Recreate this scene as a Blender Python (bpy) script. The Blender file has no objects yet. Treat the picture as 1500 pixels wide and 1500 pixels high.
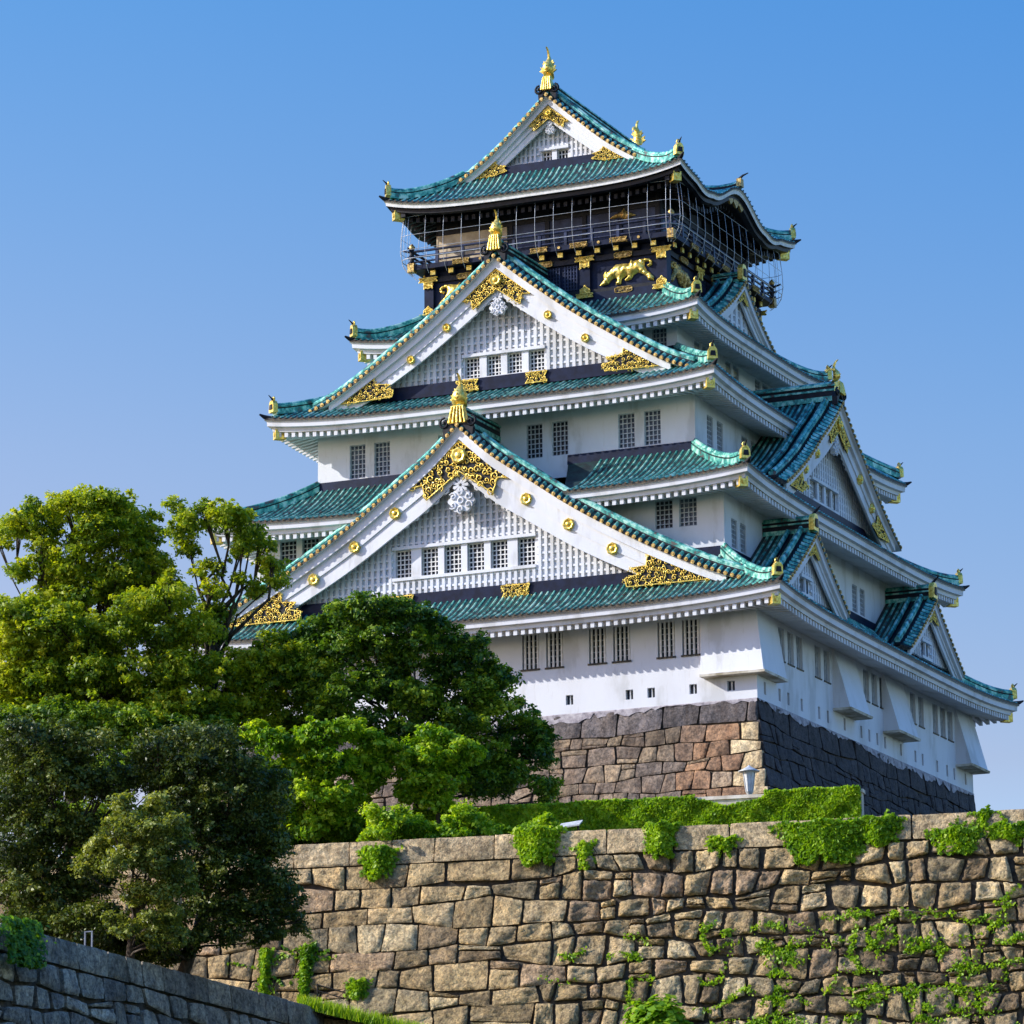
import bpy, math, random
import numpy as np
from mathutils import Vector, Matrix

C = bpy.context.scene
R = math.radians
# ------------------------------------------------------------------ camera, sky, sun, exposure
cam_d = bpy.data.cameras.new('camera')
cam = bpy.data.objects.new('camera', cam_d)
C.collection.objects.link(cam)
cam.matrix_world = Matrix(((0.913079, 0.099178, 0.395537, 93.512677), (0.407655, -0.197842, -0.891446, -223.644802),
                           (-0.010158, 0.975204, -0.221076, -39.06702), (0, 0, 0, 1)))
cam_d.sensor_width = 36.0
cam_d.lens = 144.649
cam_d.clip_start = 1.0
cam_d.clip_end = 6000.0
C.camera = cam

SUN = Vector((-2.0, -1.05, 1.22)).normalized()
SUN_EL = math.asin(SUN.z)
SUN_ROT = math.atan2(SUN.x, SUN.y)
world = bpy.data.worlds.new('World')
C.world = world
world.use_nodes = True
wn = world.node_tree
sky = wn.nodes.new('ShaderNodeTexSky')
sky.sky_type = 'NISHITA'
sky.sun_disc = False
sky.sun_elevation = SUN_EL
sky.sun_rotation = SUN_ROT
sky.altitude = 0.0
sky.air_density = 1.0
sky.dust_density = 0.6
sky.ozone_density = 2.5
hsv = wn.nodes.new('ShaderNodeHueSaturation')
hsv.inputs['Saturation'].default_value = 1.32
wn.links.new(sky.outputs[0], hsv.inputs['Color'])
# paler, slightly violet air towards the horizon
tc_ = wn.nodes.new('ShaderNodeTexCoord'); sp_ = wn.nodes.new('ShaderNodeSeparateXYZ'); rp_ = wn.nodes.new('ShaderNodeValToRGB')
wn.links.new(tc_.outputs['Generated'], sp_.inputs[0]); wn.links.new(sp_.outputs['Z'], rp_.inputs[0])
e_ = rp_.color_ramp.elements
SKYF = .84                                     # the exposure is set for the shaded plaster; the visible sky band is held down to match
e_[0].position = .0; e_[0].color = (.95, 1.0, 1.1, 1); e_[1].position = 1.0; e_[1].color = (1.0, 1.25, 1.6, 1)
for p_, c_ in ((.10, (1.05, .88, .88)), (.16, (1.46, .82, .73)), (.235, (1.36, .88, .82)), (.345, (.88, .89, .95)), (.50, (.95, 1.12, 1.40))):
    q_ = e_.new(p_); f_ = SKYF if .1 < p_ < .4 else 1.0; q_.color = (c_[0] * f_, c_[1] * f_, c_[2] * f_, 1)
mx_ = wn.nodes.new('ShaderNodeMix'); mx_.data_type = 'RGBA'; mx_.blend_type = 'MULTIPLY'; mx_.inputs[0].default_value = 1.0; mx_.clamp_result = False
wn.links.new(hsv.outputs[0], mx_.inputs[6]); wn.links.new(rp_.outputs[0], mx_.inputs[7])
# the sky brightens a little towards the sun side
dt_ = wn.nodes.new('ShaderNodeVectorMath'); dt_.operation = 'DOT_PRODUCT'; dt_.inputs[1].default_value = (-.913, -.408, 0)
wn.links.new(tc_.outputs['Generated'], dt_.inputs[0])
mr_ = wn.nodes.new('ShaderNodeMapRange'); mr_.inputs[1].default_value = -.16; mr_.inputs[2].default_value = .16
wn.links.new(dt_.outputs['Value'], mr_.inputs[0])
r2_ = wn.nodes.new('ShaderNodeValToRGB'); wn.links.new(mr_.outputs[0], r2_.inputs[0])
k_ = r2_.color_ramp.elements; k_[0].color = (.80, .92, .99, 1); k_[1].color = (1.20, 1.06, 1.0, 1)
m3_ = wn.nodes.new('ShaderNodeMix'); m3_.data_type = 'RGBA'; m3_.blend_type = 'MULTIPLY'; m3_.inputs[0].default_value = 1.0; m3_.clamp_result = False
wn.links.new(mx_.outputs[2], m3_.inputs[6]); wn.links.new(r2_.outputs[0], m3_.inputs[7])
wn.links.new(m3_.outputs[2], wn.nodes['Background'].inputs[0])
wn.nodes['Background'].inputs[1].default_value = 0.15
sun_d = bpy.data.lights.new('sun', 'SUN')
sun_d.energy = 3.5
sun_d.angle = R(0.55)
sun_d.color = (1.0, 0.96, 0.88)
sun = bpy.data.objects.new('sun', sun_d)
C.collection.objects.link(sun)
sun.rotation_euler = SUN.to_track_quat('Z', 'Y').to_euler()
sun.location = (-200, -100, 150)
C.view_settings.view_transform = 'Standard'
C.view_settings.look = 'None'
C.view_settings.gamma = 1.0
C.view_settings.exposure = 0.82
C.render.engine = 'CYCLES'
C.cycles.max_bounces = 8
C.cycles.transparent_max_bounces = 8

# ------------------------------------------------------------------ helpers
class MB:
    def __init__(s):
        s.v = []; s.f = []; s.m = []; s.sm = []
    def add(s, vs, fs, mat=0, smooth=False):
        o = len(s.v)
        s.v += [tuple(map(float, p)) for p in vs]
        for f in fs:
            s.f.append(tuple(i + o for i in f)); s.m.append(mat); s.sm.append(smooth)
    def box(s, a, b, mat=0):
        x0, y0, z0 = a; x1, y1, z1 = b
        s.hexa([(x0, y0, z0), (x1, y0, z0), (x1, y1, z0), (x0, y1, z0), (x0, y0, z1), (x1, y0, z1), (x1, y1, z1), (x0, y1, z1)], mat)
    def hexa(s, p, mat=0):
        s.add(p, [(0, 3, 2, 1), (4, 5, 6, 7), (0, 1, 5, 4), (1, 2, 6, 5), (2, 3, 7, 6), (3, 0, 4, 7)], mat)
    def rings(s, rs, mat=0, closed=True, caps=True, smooth=False):
        n = len(rs[0]); vs = [p for r in rs for p in r]; fs = []
        for i in range(len(rs) - 1):
            for j in range(n if closed else n - 1):
                k = (j + 1) % n
                fs.append((i * n + j, i * n + k, (i + 1) * n + k, (i + 1) * n + j))
        s.add(vs, fs, mat, smooth)
        if caps and closed:
            s.add(rs[0], [tuple(range(n))[::-1]], mat); s.add(rs[-1], [tuple(range(n))], mat)
    def tube(s, pts, r, mat=0, n=6, caps=True, smooth=True):
        pts = [Vector(p) for p in pts]
        rs = r if isinstance(r, (list, tuple)) else [r] * len(pts)
        out = []; nprev = None
        for i, p in enumerate(pts):
            a = pts[max(0, i - 1)]; b = pts[min(len(pts) - 1, i + 1)]
            t = (b - a).normalized()
            if nprev is None:
                nn = t.cross(Vector((0, 0, 1)))
                if nn.length < .05: nn = t.cross(Vector((1, 0, 0)))
            else:
                nn = nprev - t * nprev.dot(t)
            nn.normalize(); nprev = nn; bb = t.cross(nn)
            out.append([p + (nn * math.cos(2 * math.pi * k / n) + bb * math.sin(2 * math.pi * k / n)) * rs[i] for k in range(n)])
        s.rings(out, mat, True, caps, smooth)
    def prism(s, poly, fn, a, b, mat=0):      # polygon (2-D) extruded between depths a and b through fn(x, z, depth)
        n = len(poly)
        A = [fn(x, z, a) for x, z in poly]; B = [fn(x, z, b) for x, z in poly]
        s.add(A, [tuple(range(n))], mat); s.add(B, [tuple(range(n))[::-1]], mat)
        s.add(A + B, [(j, j + n, (j + 1) % n + n, (j + 1) % n) for j in range(n)], mat)
    def disc(s, c, r, ax, d, mat=0, n=10):     # short cylinder along axis vector ax
        c = Vector(c); ax = Vector(ax).normalized()
        s.tube([c, c + ax * d], r, mat, n, True, False)

def link(name, me, parent=None, loc=None):
    o = bpy.data.objects.new(name, me)
    C.collection.objects.link(o)
    if parent is not None: o.parent = parent
    if loc is not None: o.location = loc
    return o
def obj(name, mb, mats, parent=None, loc=None, label=None):
    me = bpy.data.meshes.new(name)
    me.from_pydata(mb.v, [], mb.f)
    for m in (mats if isinstance(mats, (list, tuple)) else [mats]): me.materials.append(m)
    me.polygons.foreach_set('material_index', mb.m)
    me.polygons.foreach_set('use_smooth', mb.sm)
    me.update()
    o = link(name, me, parent, loc)
    if label: o['label'] = label
    return o
def tag(o, label=None, cat=None, group=None, kind=None):
    if label: o['label'] = label
    if cat: o['category'] = cat
    if group: o['group'] = group
    if kind: o['kind'] = kind
    return o
def empty(name, loc, label, cat, group=None):
    o = link(name, None, None, loc)
    o.empty_display_size = 0.5
    return tag(o, label, cat, group)
def cr(pts, x):                              # smooth interpolation through (x, y) points (monotone x)
    n = len(pts)
    if x <= pts[0][0]: i = 0
    elif x >= pts[-1][0]: i = n - 2
    else:
        i = max(k for k in range(n - 1) if pts[k][0] <= x)
    def slope(k):
        a = max(0, k - 1); b = min(n - 1, k + 1)
        return (pts[b][1] - pts[a][1]) / (pts[b][0] - pts[a][0])
    x0, y0 = pts[i]; x1, y1 = pts[i + 1]; h = x1 - x0; t = (x - x0) / h
    if t > 1: return y1 + slope(i + 1) * (x - x1)
    m0 = slope(i) * h; m1 = slope(i + 1) * h
    return (2 * t**3 - 3 * t**2 + 1) * y0 + (t**3 - 2 * t**2 + t) * m0 + (-2 * t**3 + 3 * t**2) * y1 + (t**3 - t**2) * m1

# ------------------------------------------------------------------ materials
def nodes(name):
    m = bpy.data.materials.new(name); m.use_nodes = True
    nt = m.node_tree
    return m, nt, nt.nodes['Principled BSDF'], nt.nodes, nt.links
def noise(nt, scale, detail=4, rough=.6, vec=None, stretch=None):
    n = nt.nodes.new('ShaderNodeTexNoise')
    n.inputs['Scale'].default_value = scale; n.inputs['Detail'].default_value = detail; n.inputs['Roughness'].default_value = rough
    tc = nt.nodes.new('ShaderNodeTexCoord')
    if stretch:
        mp = nt.nodes.new('ShaderNodeMapping'); mp.inputs['Scale'].default_value = stretch
        nt.links.new(tc.outputs['Object'], mp.inputs[0]); nt.links.new(mp.outputs[0], n.inputs['Vector'])
    else:
        nt.links.new(tc.outputs['Object'], n.inputs['Vector'])
    k = nt.nodes.new('ShaderNodeMath'); k.operation = 'MULTIPLY_ADD'; k.use_clamp = True      # spread the noise over the whole range
    k.inputs[1].default_value = 1.9; k.inputs[2].default_value = -.45
    nt.links.new(n.outputs[0], k.inputs[0])
    return k
def ramp(nt, src, stops):
    r = nt.nodes.new('ShaderNodeValToRGB')
    e = r.color_ramp.elements
    while len(e) > 1: e.remove(e[-1])
    for i, (p, c) in enumerate(stops):
        q = e[0] if i == 0 else e.new(p)
        q.position = p; q.color = (*c, 1) if len(c) == 3 else c
    nt.links.new(src, r.inputs[0])
    return r
def bump(nt, src, strength, dist, bsdf):
    b = nt.nodes.new('ShaderNodeBump'); b.inputs['Strength'].default_value = strength; b.inputs['Distance'].default_value = dist
    nt.links.new(src, b.inputs['Height']); nt.links.new(b.outputs[0], bsdf.inputs['Normal'])
def mix(nt, fac, a, b, mode='MIX'):
    n = nt.nodes.new('ShaderNodeMix'); n.data_type = 'RGBA'; n.blend_type = mode
    for i, v in ((0, fac), (6, a), (7, b)):
        if hasattr(v, 'links') or isinstance(v, bpy.types.NodeSocket): nt.links.new(v, n.inputs[i])
        else: n.inputs[i].default_value = v if i == 0 else (*v, 1)
    return n.outputs[2]

def mat_noise(name, stops, scale, rough=.6, metal=0, bstr=0, bdist=.02, stretch=None, bscale=None, detail=5, spec=None):
    m, nt, b, N, L = nodes(name)
    n = noise(nt, scale, detail, .62, stretch=stretch)
    r = ramp(nt, n.outputs[0], stops)
    L.new(r.outputs[0], b.inputs['Base Color'])
    b.inputs['Roughness'].default_value = rough; b.inputs['Metallic'].default_value = metal
    if spec is not None: b.inputs['Specular IOR Level'].default_value = spec
    if bstr:
        n2 = noise(nt, bscale or scale * 3, 4, .6)
        bump(nt, n2.outputs[0], bstr, bdist, b)
    return m

def make_plaster():
    m, nt, b, N, L = nodes('white_plaster')
    n = noise(nt, .55, 5, .6, stretch=(1, 1, .35))
    r = ramp(nt, n.outputs[0], [(.28, (.53, .54, .56)), (.42, (.635, .65, .69)), (.7, (.67, .69, .74))])
    n2 = noise(nt, 2.2, 6, .7, stretch=(1.3, 1.3, .22))
    r2 = ramp(nt, n2.outputs[0], [(.12, (.70, .67, .60)), (.34, (1, 1, 1))])
    L.new(mix(nt, .42, r.outputs[0], r2.outputs[0], 'MULTIPLY'), b.inputs['Base Color'])
    b.inputs['Roughness'].default_value = .75
    n3 = noise(nt, 9, 4, .6); bump(nt, n3.outputs[0], .12, .03, b)
    return m
M_WHITE = make_plaster()
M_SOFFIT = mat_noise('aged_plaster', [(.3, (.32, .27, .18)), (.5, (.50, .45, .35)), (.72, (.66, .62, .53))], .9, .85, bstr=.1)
M_GREEN = mat_noise('copper_patina', [(.24, (.10, .085, .075)), (.33, (.02, .16, .15)), (.44, (.05, .30, .25)), (.56, (.15, .47, .38)), (.70, (.42, .68, .57))], 2.2, .40, .30, .25, .02, stretch=(1, 1, .8))
M_VALLEY = mat_noise('dark_copper', [(.3, (.008, .014, .018)), (.6, (.010, .035, .036)), (.8, (.02, .06, .052))], 2.0, .6, .1, .2)
M_DARK = mat_noise('dark_bronze', [(.3, (.004, .005, .009)), (.7, (.012, .013, .020))], 3, .5, 0, .15, spec=.25)
M_BLACK = mat_noise('black_lacquer', [(.3, (.004, .007, .022)), (.7, (.008, .014, .042))], 2, .45, spec=.15)
M_BROWN = mat_noise('weathered_tile_edge', [(.3, (.02, .022, .022)), (.55, (.055, .048, .036)), (.75, (.14, .10, .055))], 9, .6, spec=.3)
M_GOLD = mat_noise('gold_leaf', [(.2, (.50, .32, .05)), (.45, (.82, .58, .11)), (.7, (.95, .74, .20)), (.9, (1.0, .86, .42))], 6, .34, .7, .35, .03, bscale=9)
M_OLDGOLD = mat_noise('worn_gold', [(.3, (.20, .12, .035)), (.5, (.42, .27, .07)), (.7, (.62, .44, .14)), (.85, (.7, .55, .28))], 9, .42, .5, .25)
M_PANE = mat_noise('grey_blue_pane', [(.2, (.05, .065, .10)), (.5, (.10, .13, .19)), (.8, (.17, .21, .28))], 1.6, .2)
M_GLASS = mat_noise('window_glass', [(.3, (.012, .016, .026)), (.7, (.03, .04, .06))], 1.3, .12)
M_BAR = mat_noise('white_bars', [(.3, (.55, .56, .55)), (.7, (.74, .74, .73))], 4, .6)
M_GREYBAR = mat_noise('grey_lattice', [(.3, (.34, .38, .44)), (.7, (.50, .54, .60))], 4, .6)
M_IRON = mat_noise('dark_iron', [(.3, (.012, .012, .013)), (.7, (.05, .04, .035))], 8, .55, .4)
M_WIRE = mat_noise('steel_wire', [(.3, (.30, .33, .38)), (.7, (.50, .53, .58))], 3, .4, .5)
M_BEIGE = mat_noise('beige_panel', [(.3, (.40, .31, .20)), (.7, (.55, .45, .31))], 1.2, .7)
M_BLUEGLASS = mat_noise('dim_glass', [(.3, (.014, .016, .03)), (.7, (.04, .05, .10))], .8, .3, spec=.3)
M_BARK = mat_noise('bark', [(.3, (.025, .018, .012)), (.6, (.06, .045, .032)), (.8, (.11, .09, .07))], 5, .9, 0, .5, .05, stretch=(1, 1, .3))
M_STEEL = mat_noise('pale_painted_metal', [(.3, (.42, .44, .44)), (.7, (.62, .63, .62))], 5, .45, .1)
M_GRASS = mat_noise('grass', [(.3, (.035, .06, .014)), (.6, (.075, .11, .024)), (.8, (.13, .14, .05))], 3.5, .9, 0, .6, .1, bscale=20)
M_EARTH = mat_noise('earth', [(.3, (.07, .055, .038)), (.55, (.13, .105, .07)), (.75, (.08, .10, .035))], .6, .95, 0, .4, .1)

def stone_mat(name, tint, dark=.55, bscale=4.0, bstr=.55, streak=.25, fleck=None):
    m, nt, b, N, L = nodes(name)
    at = N.new('ShaderNodeAttribute'); at.attribute_name = 'Col'
    n1 = noise(nt, 1.6, 7, .68); r1 = ramp(nt, n1.outputs[0], [(.22, (dark,) * 3), (.5, (1, 1, 1)), (.78, (1.25, 1.2, 1.12))])
    n2 = noise(nt, 9, 6, .7); r2 = ramp(nt, n2.outputs[0], [(.25, (.55, .53, .5)), (.5, (1, 1, 1)), (.75, (1.25, 1.25, 1.22))])
    n3 = noise(nt, 1.1, 4, .6, stretch=(1.6, 1.6, .3)); r3 = ramp(nt, n3.outputs[0], [(.32, tint), (.55, (1, 1, 1))])
    n6 = noise(nt, 4.6, 6, .72); r6 = ramp(nt, n6.outputs[0], [(.30, (.42, .40, .38)), (.5, (1, 1, 1)), (.70, (1.45, 1.40, 1.30))])
    n7 = noise(nt, .45, 4, .6); r7 = ramp(nt, n7.outputs[0], [(.30, (.86, .83, .78)), (.55, (1, 1, 1)), (.7, (1.12, 1.08, 1.0))])
    c = mix(nt, .85, at.outputs['Color'], r1.outputs[0], 'MULTIPLY')
    c = mix(nt, .8, c, r6.outputs[0], 'MULTIPLY'); c = mix(nt, .9, c, r7.outputs[0], 'MULTIPLY')
    c = mix(nt, .75, c, r2.outputs[0], 'MULTIPLY')
    c = mix(nt, streak * 2, c, r3.outputs[0], 'MULTIPLY')
    if fleck:
        n5 = noise(nt, .9, 6, .7); r5 = ramp(nt, n5.outputs[0], [(.57, (0, 0, 0)), (.68, (1, 1, 1))])
        c = mix(nt, r5.outputs[0], c, fleck)
    L.new(c, b.inputs['Base Color'])
    b.inputs['Roughness'].default_value = .88
    n4 = noise(nt, bscale, 8, .7); bump(nt, n4.outputs[0], bstr, .22, b)
    return m
M_STONE = stone_mat('rough_granite', (.74, .70, .66), .66, 3.2, .8)
M_STONE2 = stone_mat('keep_base_stone', (.62, .56, .52), .6, 5, .35, .35)
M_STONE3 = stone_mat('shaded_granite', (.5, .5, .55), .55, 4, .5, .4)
M_GAP = mat_noise('joint_earth', [(.3, (.03, .024, .017)), (.7, (.075, .058, .04))], 4, .95)

def leaf_mat(name, stops, trans=.3, rough=.5):
    m, nt, b, N, L = nodes(name)
    at = N.new('ShaderNodeAttribute'); at.attribute_name = 'tone'
    r = ramp(nt, at.outputs['Fac'], stops)
    L.new(r.outputs[0], b.inputs['Base Color'])
    b.inputs['Roughness'].default_value = rough
    b.inputs['Specular IOR Level'].default_value = .35
    t = N.new('ShaderNodeBsdfTranslucent')
    br = N.new('ShaderNodeMix'); br.data_type = 'RGBA'; br.blend_type = 'MULTIPLY'; br.inputs[0].default_value = 1
    L.new(r.outputs[0], br.inputs[6]); br.inputs[7].default_value = (1.5, 1.45, .5, 1)
    L.new(br.outputs[2], t.inputs[0])
    mx = N.new('ShaderNodeMixShader'); mx.inputs[0].default_value = trans
    L.new(b.outputs[0], mx.inputs[1]); L.new(t.outputs[0], mx.inputs[2])
    L.new(mx.outputs[0], N['Material Output'].inputs[0])
    return m
LEAF = {
 'a': leaf_mat('camphor_leaves', [(0, (.04, .10, .010)), (.35, (.14, .23, .012)), (.65, (.32, .40, .014)), (1, (.50, .52, .03))], .45),
 'b': leaf_mat('evergreen_leaves', [(0, (.016, .06, .012)), (.40, (.06, .14, .014)), (.72, (.19, .31, .016)), (1, (.36, .45, .03))], .38),
 'c': leaf_mat('young_leaves', [(0, (.04, .12, .012)), (.35, (.15, .31, .014)), (.7, (.34, .49, .018)), (1, (.48, .58, .04))], .45),
 'd': leaf_mat('glossy_leaves', [(0, (.018, .036, .009)), (.45, (.065, .10, .016)), (.8, (.16, .20, .028)), (1, (.32, .33, .08))], .28, .42),
 'e': leaf_mat('grey_green_leaves', [(0, (.035, .06, .018)), (.45, (.13, .17, .030)), (.8, (.28, .32, .05)), (1, (.46, .47, .14))], .35, .42),
 'ivy': leaf_mat('ivy_leaves', [(0, (.035, .12, .008)), (.4, (.15, .30, .010)), (.75, (.32, .49, .014)), (1, (.48, .60, .04))], .38),
}
# ------------------------------------------------------------------ the keep
rnd = random.Random(3)
L0 = Vector((0, 0, -11.2))
keep = empty('castle_keep', L0, 'tall white castle keep with green copper roofs and gold ornaments on a stone base', 'castle')
NEG = -L0
SIDE = [lambda a, o, z: (a, -o, z), lambda a, o, z: (o, a, z), lambda a, o, z: (-a, o, z), lambda a, o, z: (-o, -a, z)]

def spiral(mb, fn, c, r, turns, tr, mat, y, flip=1, n=11, rot=0.):
    pts = []
    for i in range(n):
        t = i / (n - 1); a = rot + flip * turns * 2 * math.pi * t; q = r * (1 - .86 * t)
        pts.append(fn(c[0] + q * math.cos(a), c[1] + q * math.sin(a), y))
    mb.tube(pts, [tr * (.75 + .5 * i / (n - 1)) for i in range(n)], mat, 4)
def inside(p, poly):
    c = False; n = len(poly)
    for i in range(n):
        x0, y0 = poly[i]; x1, y1 = poly[(i + 1) % n]
        if (y0 > p[1]) != (y1 > p[1]) and p[0] < (x1 - x0) * (p[1] - y0) / (y1 - y0) + x0: c = not c
    return c
def scroll_plate(mb, poly, fn, y, rs=.2, mats=(0, 1), border=.05, count=60):
    """dark backing plate with a gold rim and gold scrolls; y is the outward depth of the back"""
    mb.prism(poly, fn, y, y + .05, mats[1])
    ring = [fn(x, z, y + .09) for x, z in poly]
    for i in range(len(ring)):
        mb.tube([ring[i], ring[(i + 1) % len(ring)]], border, mats[0], 4)
    xs = [p[0] for p in poly]; zs = [p[1] for p in poly]; got = []
    for _ in range(count * 14):
        p = (rnd.uniform(min(xs), max(xs)), rnd.uniform(min(zs), max(zs)))
        if len(got) >= count: break
        if not inside(p, poly): continue
        if any((p[0] - g[0])**2 + (p[1] - g[1])**2 < (rs * 1.35)**2 for g in got): continue
        got.append(p)
        spiral(mb, fn, p, rs * rnd.uniform(.85, 1.15), 1.25, rs * .2, mats[0], y + .10, rnd.choice((-1, 1)), 10, rnd.uniform(0, 6.28))
        for q in range(2):
            a = rnd.uniform(0, 6.28); c = (p[0] + rs * 1.15 * math.cos(a), p[1] + rs * 1.15 * math.sin(a))
            mb.tube([fn(c[0], c[1], y + .06), fn(c[0] + rs * .5 * math.sin(a), c[1] + rs * .5 * math.cos(a), y + .11)], rs * .22, mats[0], 4)
def rosette(mb, c, r, fn, y, mat=0):
    """domed disc with petals, on the face at depth y"""
    k = 20
    def ring(q, d, w=0): return [fn(c[0] + q * (1 + w * math.cos(8 * 2 * math.pi * i / 40)) * math.cos(2 * math.pi * i / 40), c[1] + q * (1 + w * math.cos(8 * 2 * math.pi * i / 40)) * math.sin(2 * math.pi * i / 40), y + d) for i in range(40)]
    mb.rings([ring(r, 0, .05), ring(r, .16, .05), ring(r * .8, .22, .04), ring(r * .42, .17), ring(r * .36, .24), ring(r * .1, .28)], mat, True, True, False)

# ------- stone faces built stone by stone
def hsh(i, j=0, k=0):
    v = math.sin(i * 127.1 + j * 311.7 + k * 74.7) * 43758.5453
    return v - math.floor(v)
class Stones:
    def __init__(s): s.v = []; s.f = []; s.c = []
    def stone(s, q, fn, bulge, rough, col, rnd, N=7, sink=.4, rho=.35, pw=4):
        o = len(s.v); tilt = (rnd.uniform(-1, 1) * rough * .5, rnd.uniform(-1, 1) * rough * .5); ph = rnd.uniform(0, 100)
        (ax, az), (bx, bz), (cx, cz), (dx, dz) = q
        for j in range(N + 1):
            for i in range(N + 1):
                u = 2 * i / N - 1; v = 2 * j / N - 1
                u = math.copysign(abs(u)**.8, u); v = math.copysign(abs(v)**.8, v)
                ru = u * math.sqrt(1 - rho * v * v / 2); rv = v * math.sqrt(1 - rho * u * u / 2)
                U = (ru + 1) / 2; V = (rv + 1) / 2
                x = (1 - V) * ((1 - U) * ax + U * bx) + V * ((1 - U) * dx + U * cx)
                z = (1 - V) * ((1 - U) * az + U * bz) + V * ((1 - U) * dz + U * cz)
                edge = i in (0, N) or j in (0, N)
                d = bulge * (1 - abs(u)**pw) * (1 - abs(v)**pw) + tilt[0] * u + tilt[1] * v
                d += rough * (math.sin(x * 2.1 + ph) * math.sin(z * 2.7 + ph * 2) * .6 + math.sin(x * 5.3 - z * 3.1 + ph) * .35 + (hsh(i, j, ph) - .5) * .9) * (0.3 if edge else 1)
                if edge:
                    x += (hsh(i, j, ph + 1) - .5) * rough * .35; z += (hsh(i, j, ph + 2) - .5) * rough * .35
                s.v.append(fn(x, z, d)); s.c.append(col)
        idx = lambda i, j: o + j * (N + 1) + i
        for j in range(N):
            for i in range(N): s.f.append((idx(i, j), idx(i + 1, j), idx(i + 1, j + 1), idx(i, j + 1)))
        rim = [idx(i, 0) for i in range(N)] + [idx(N, j) for j in range(N)] + [idx(i, N) for i in range(N, 0, -1)] + [idx(0, j) for j in range(N, 0, -1)]
        q0_ = len(s.v)
        for m_ in rim: s.v.append(s.v[m_]); s.c.append(col)
        rim = [q0_ + m_ for m_ in range(len(rim))]
        p = len(s.v); cx_ = sum(a[0] for a in q) / 4; cz_ = sum(a[1] for a in q) / 4
        per = []
        for i in range(N): per.append((-1 + 2 * i / N, -1))
        for j in range(N): per.append((1, -1 + 2 * j / N))
        for i in range(N, 0, -1): per.append((-1 + 2 * i / N, 1))
        for j in range(N, 0, -1): per.append((-1, -1 + 2 * j / N))
        for (u, v) in per:
            ru = u * math.sqrt(1 - rho * v * v / 2) * .97; rv = v * math.sqrt(1 - rho * u * u / 2) * .97
            U = (ru + 1) / 2; V = (rv + 1) / 2
            x = (1 - V) * ((1 - U) * ax + U * bx) + V * ((1 - U) * dx + U * cx)
            z = (1 - V) * ((1 - U) * az + U * bz) + V * ((1 - U) * dz + U * cz)
            s.v.append(fn(x, z, -sink)); s.c.append(col)
        n = len(rim)
        for k in range(n):
            s.f.append((rim[k], p + k, p + (k + 1) % n, rim[(k + 1) % n]))
    def obj(s, name, mat, parent, loc=None, smooth=True):
        me = bpy.data.meshes.new(name); me.from_pydata(s.v, [], s.f)
        me.materials.append(mat)
        at = me.color_attributes.new('Col', 'FLOAT_COLOR', 'POINT')
        at.data.foreach_set('color', np.array([(*c, 1) for c in s.c], np.float32).ravel())
        me.polygons.foreach_set('use_smooth', [smooth] * len(me.polygons)); me.update()
        return link(name, me, parent, loc)
def wav(k, x, amp):
    return amp * (math.sin(x * .37 + k * 2.3) * .5 + math.sin(x * .83 + k * 4.1) * .35 + math.sin(x * 1.9 + k * 1.7) * .25)
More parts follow.
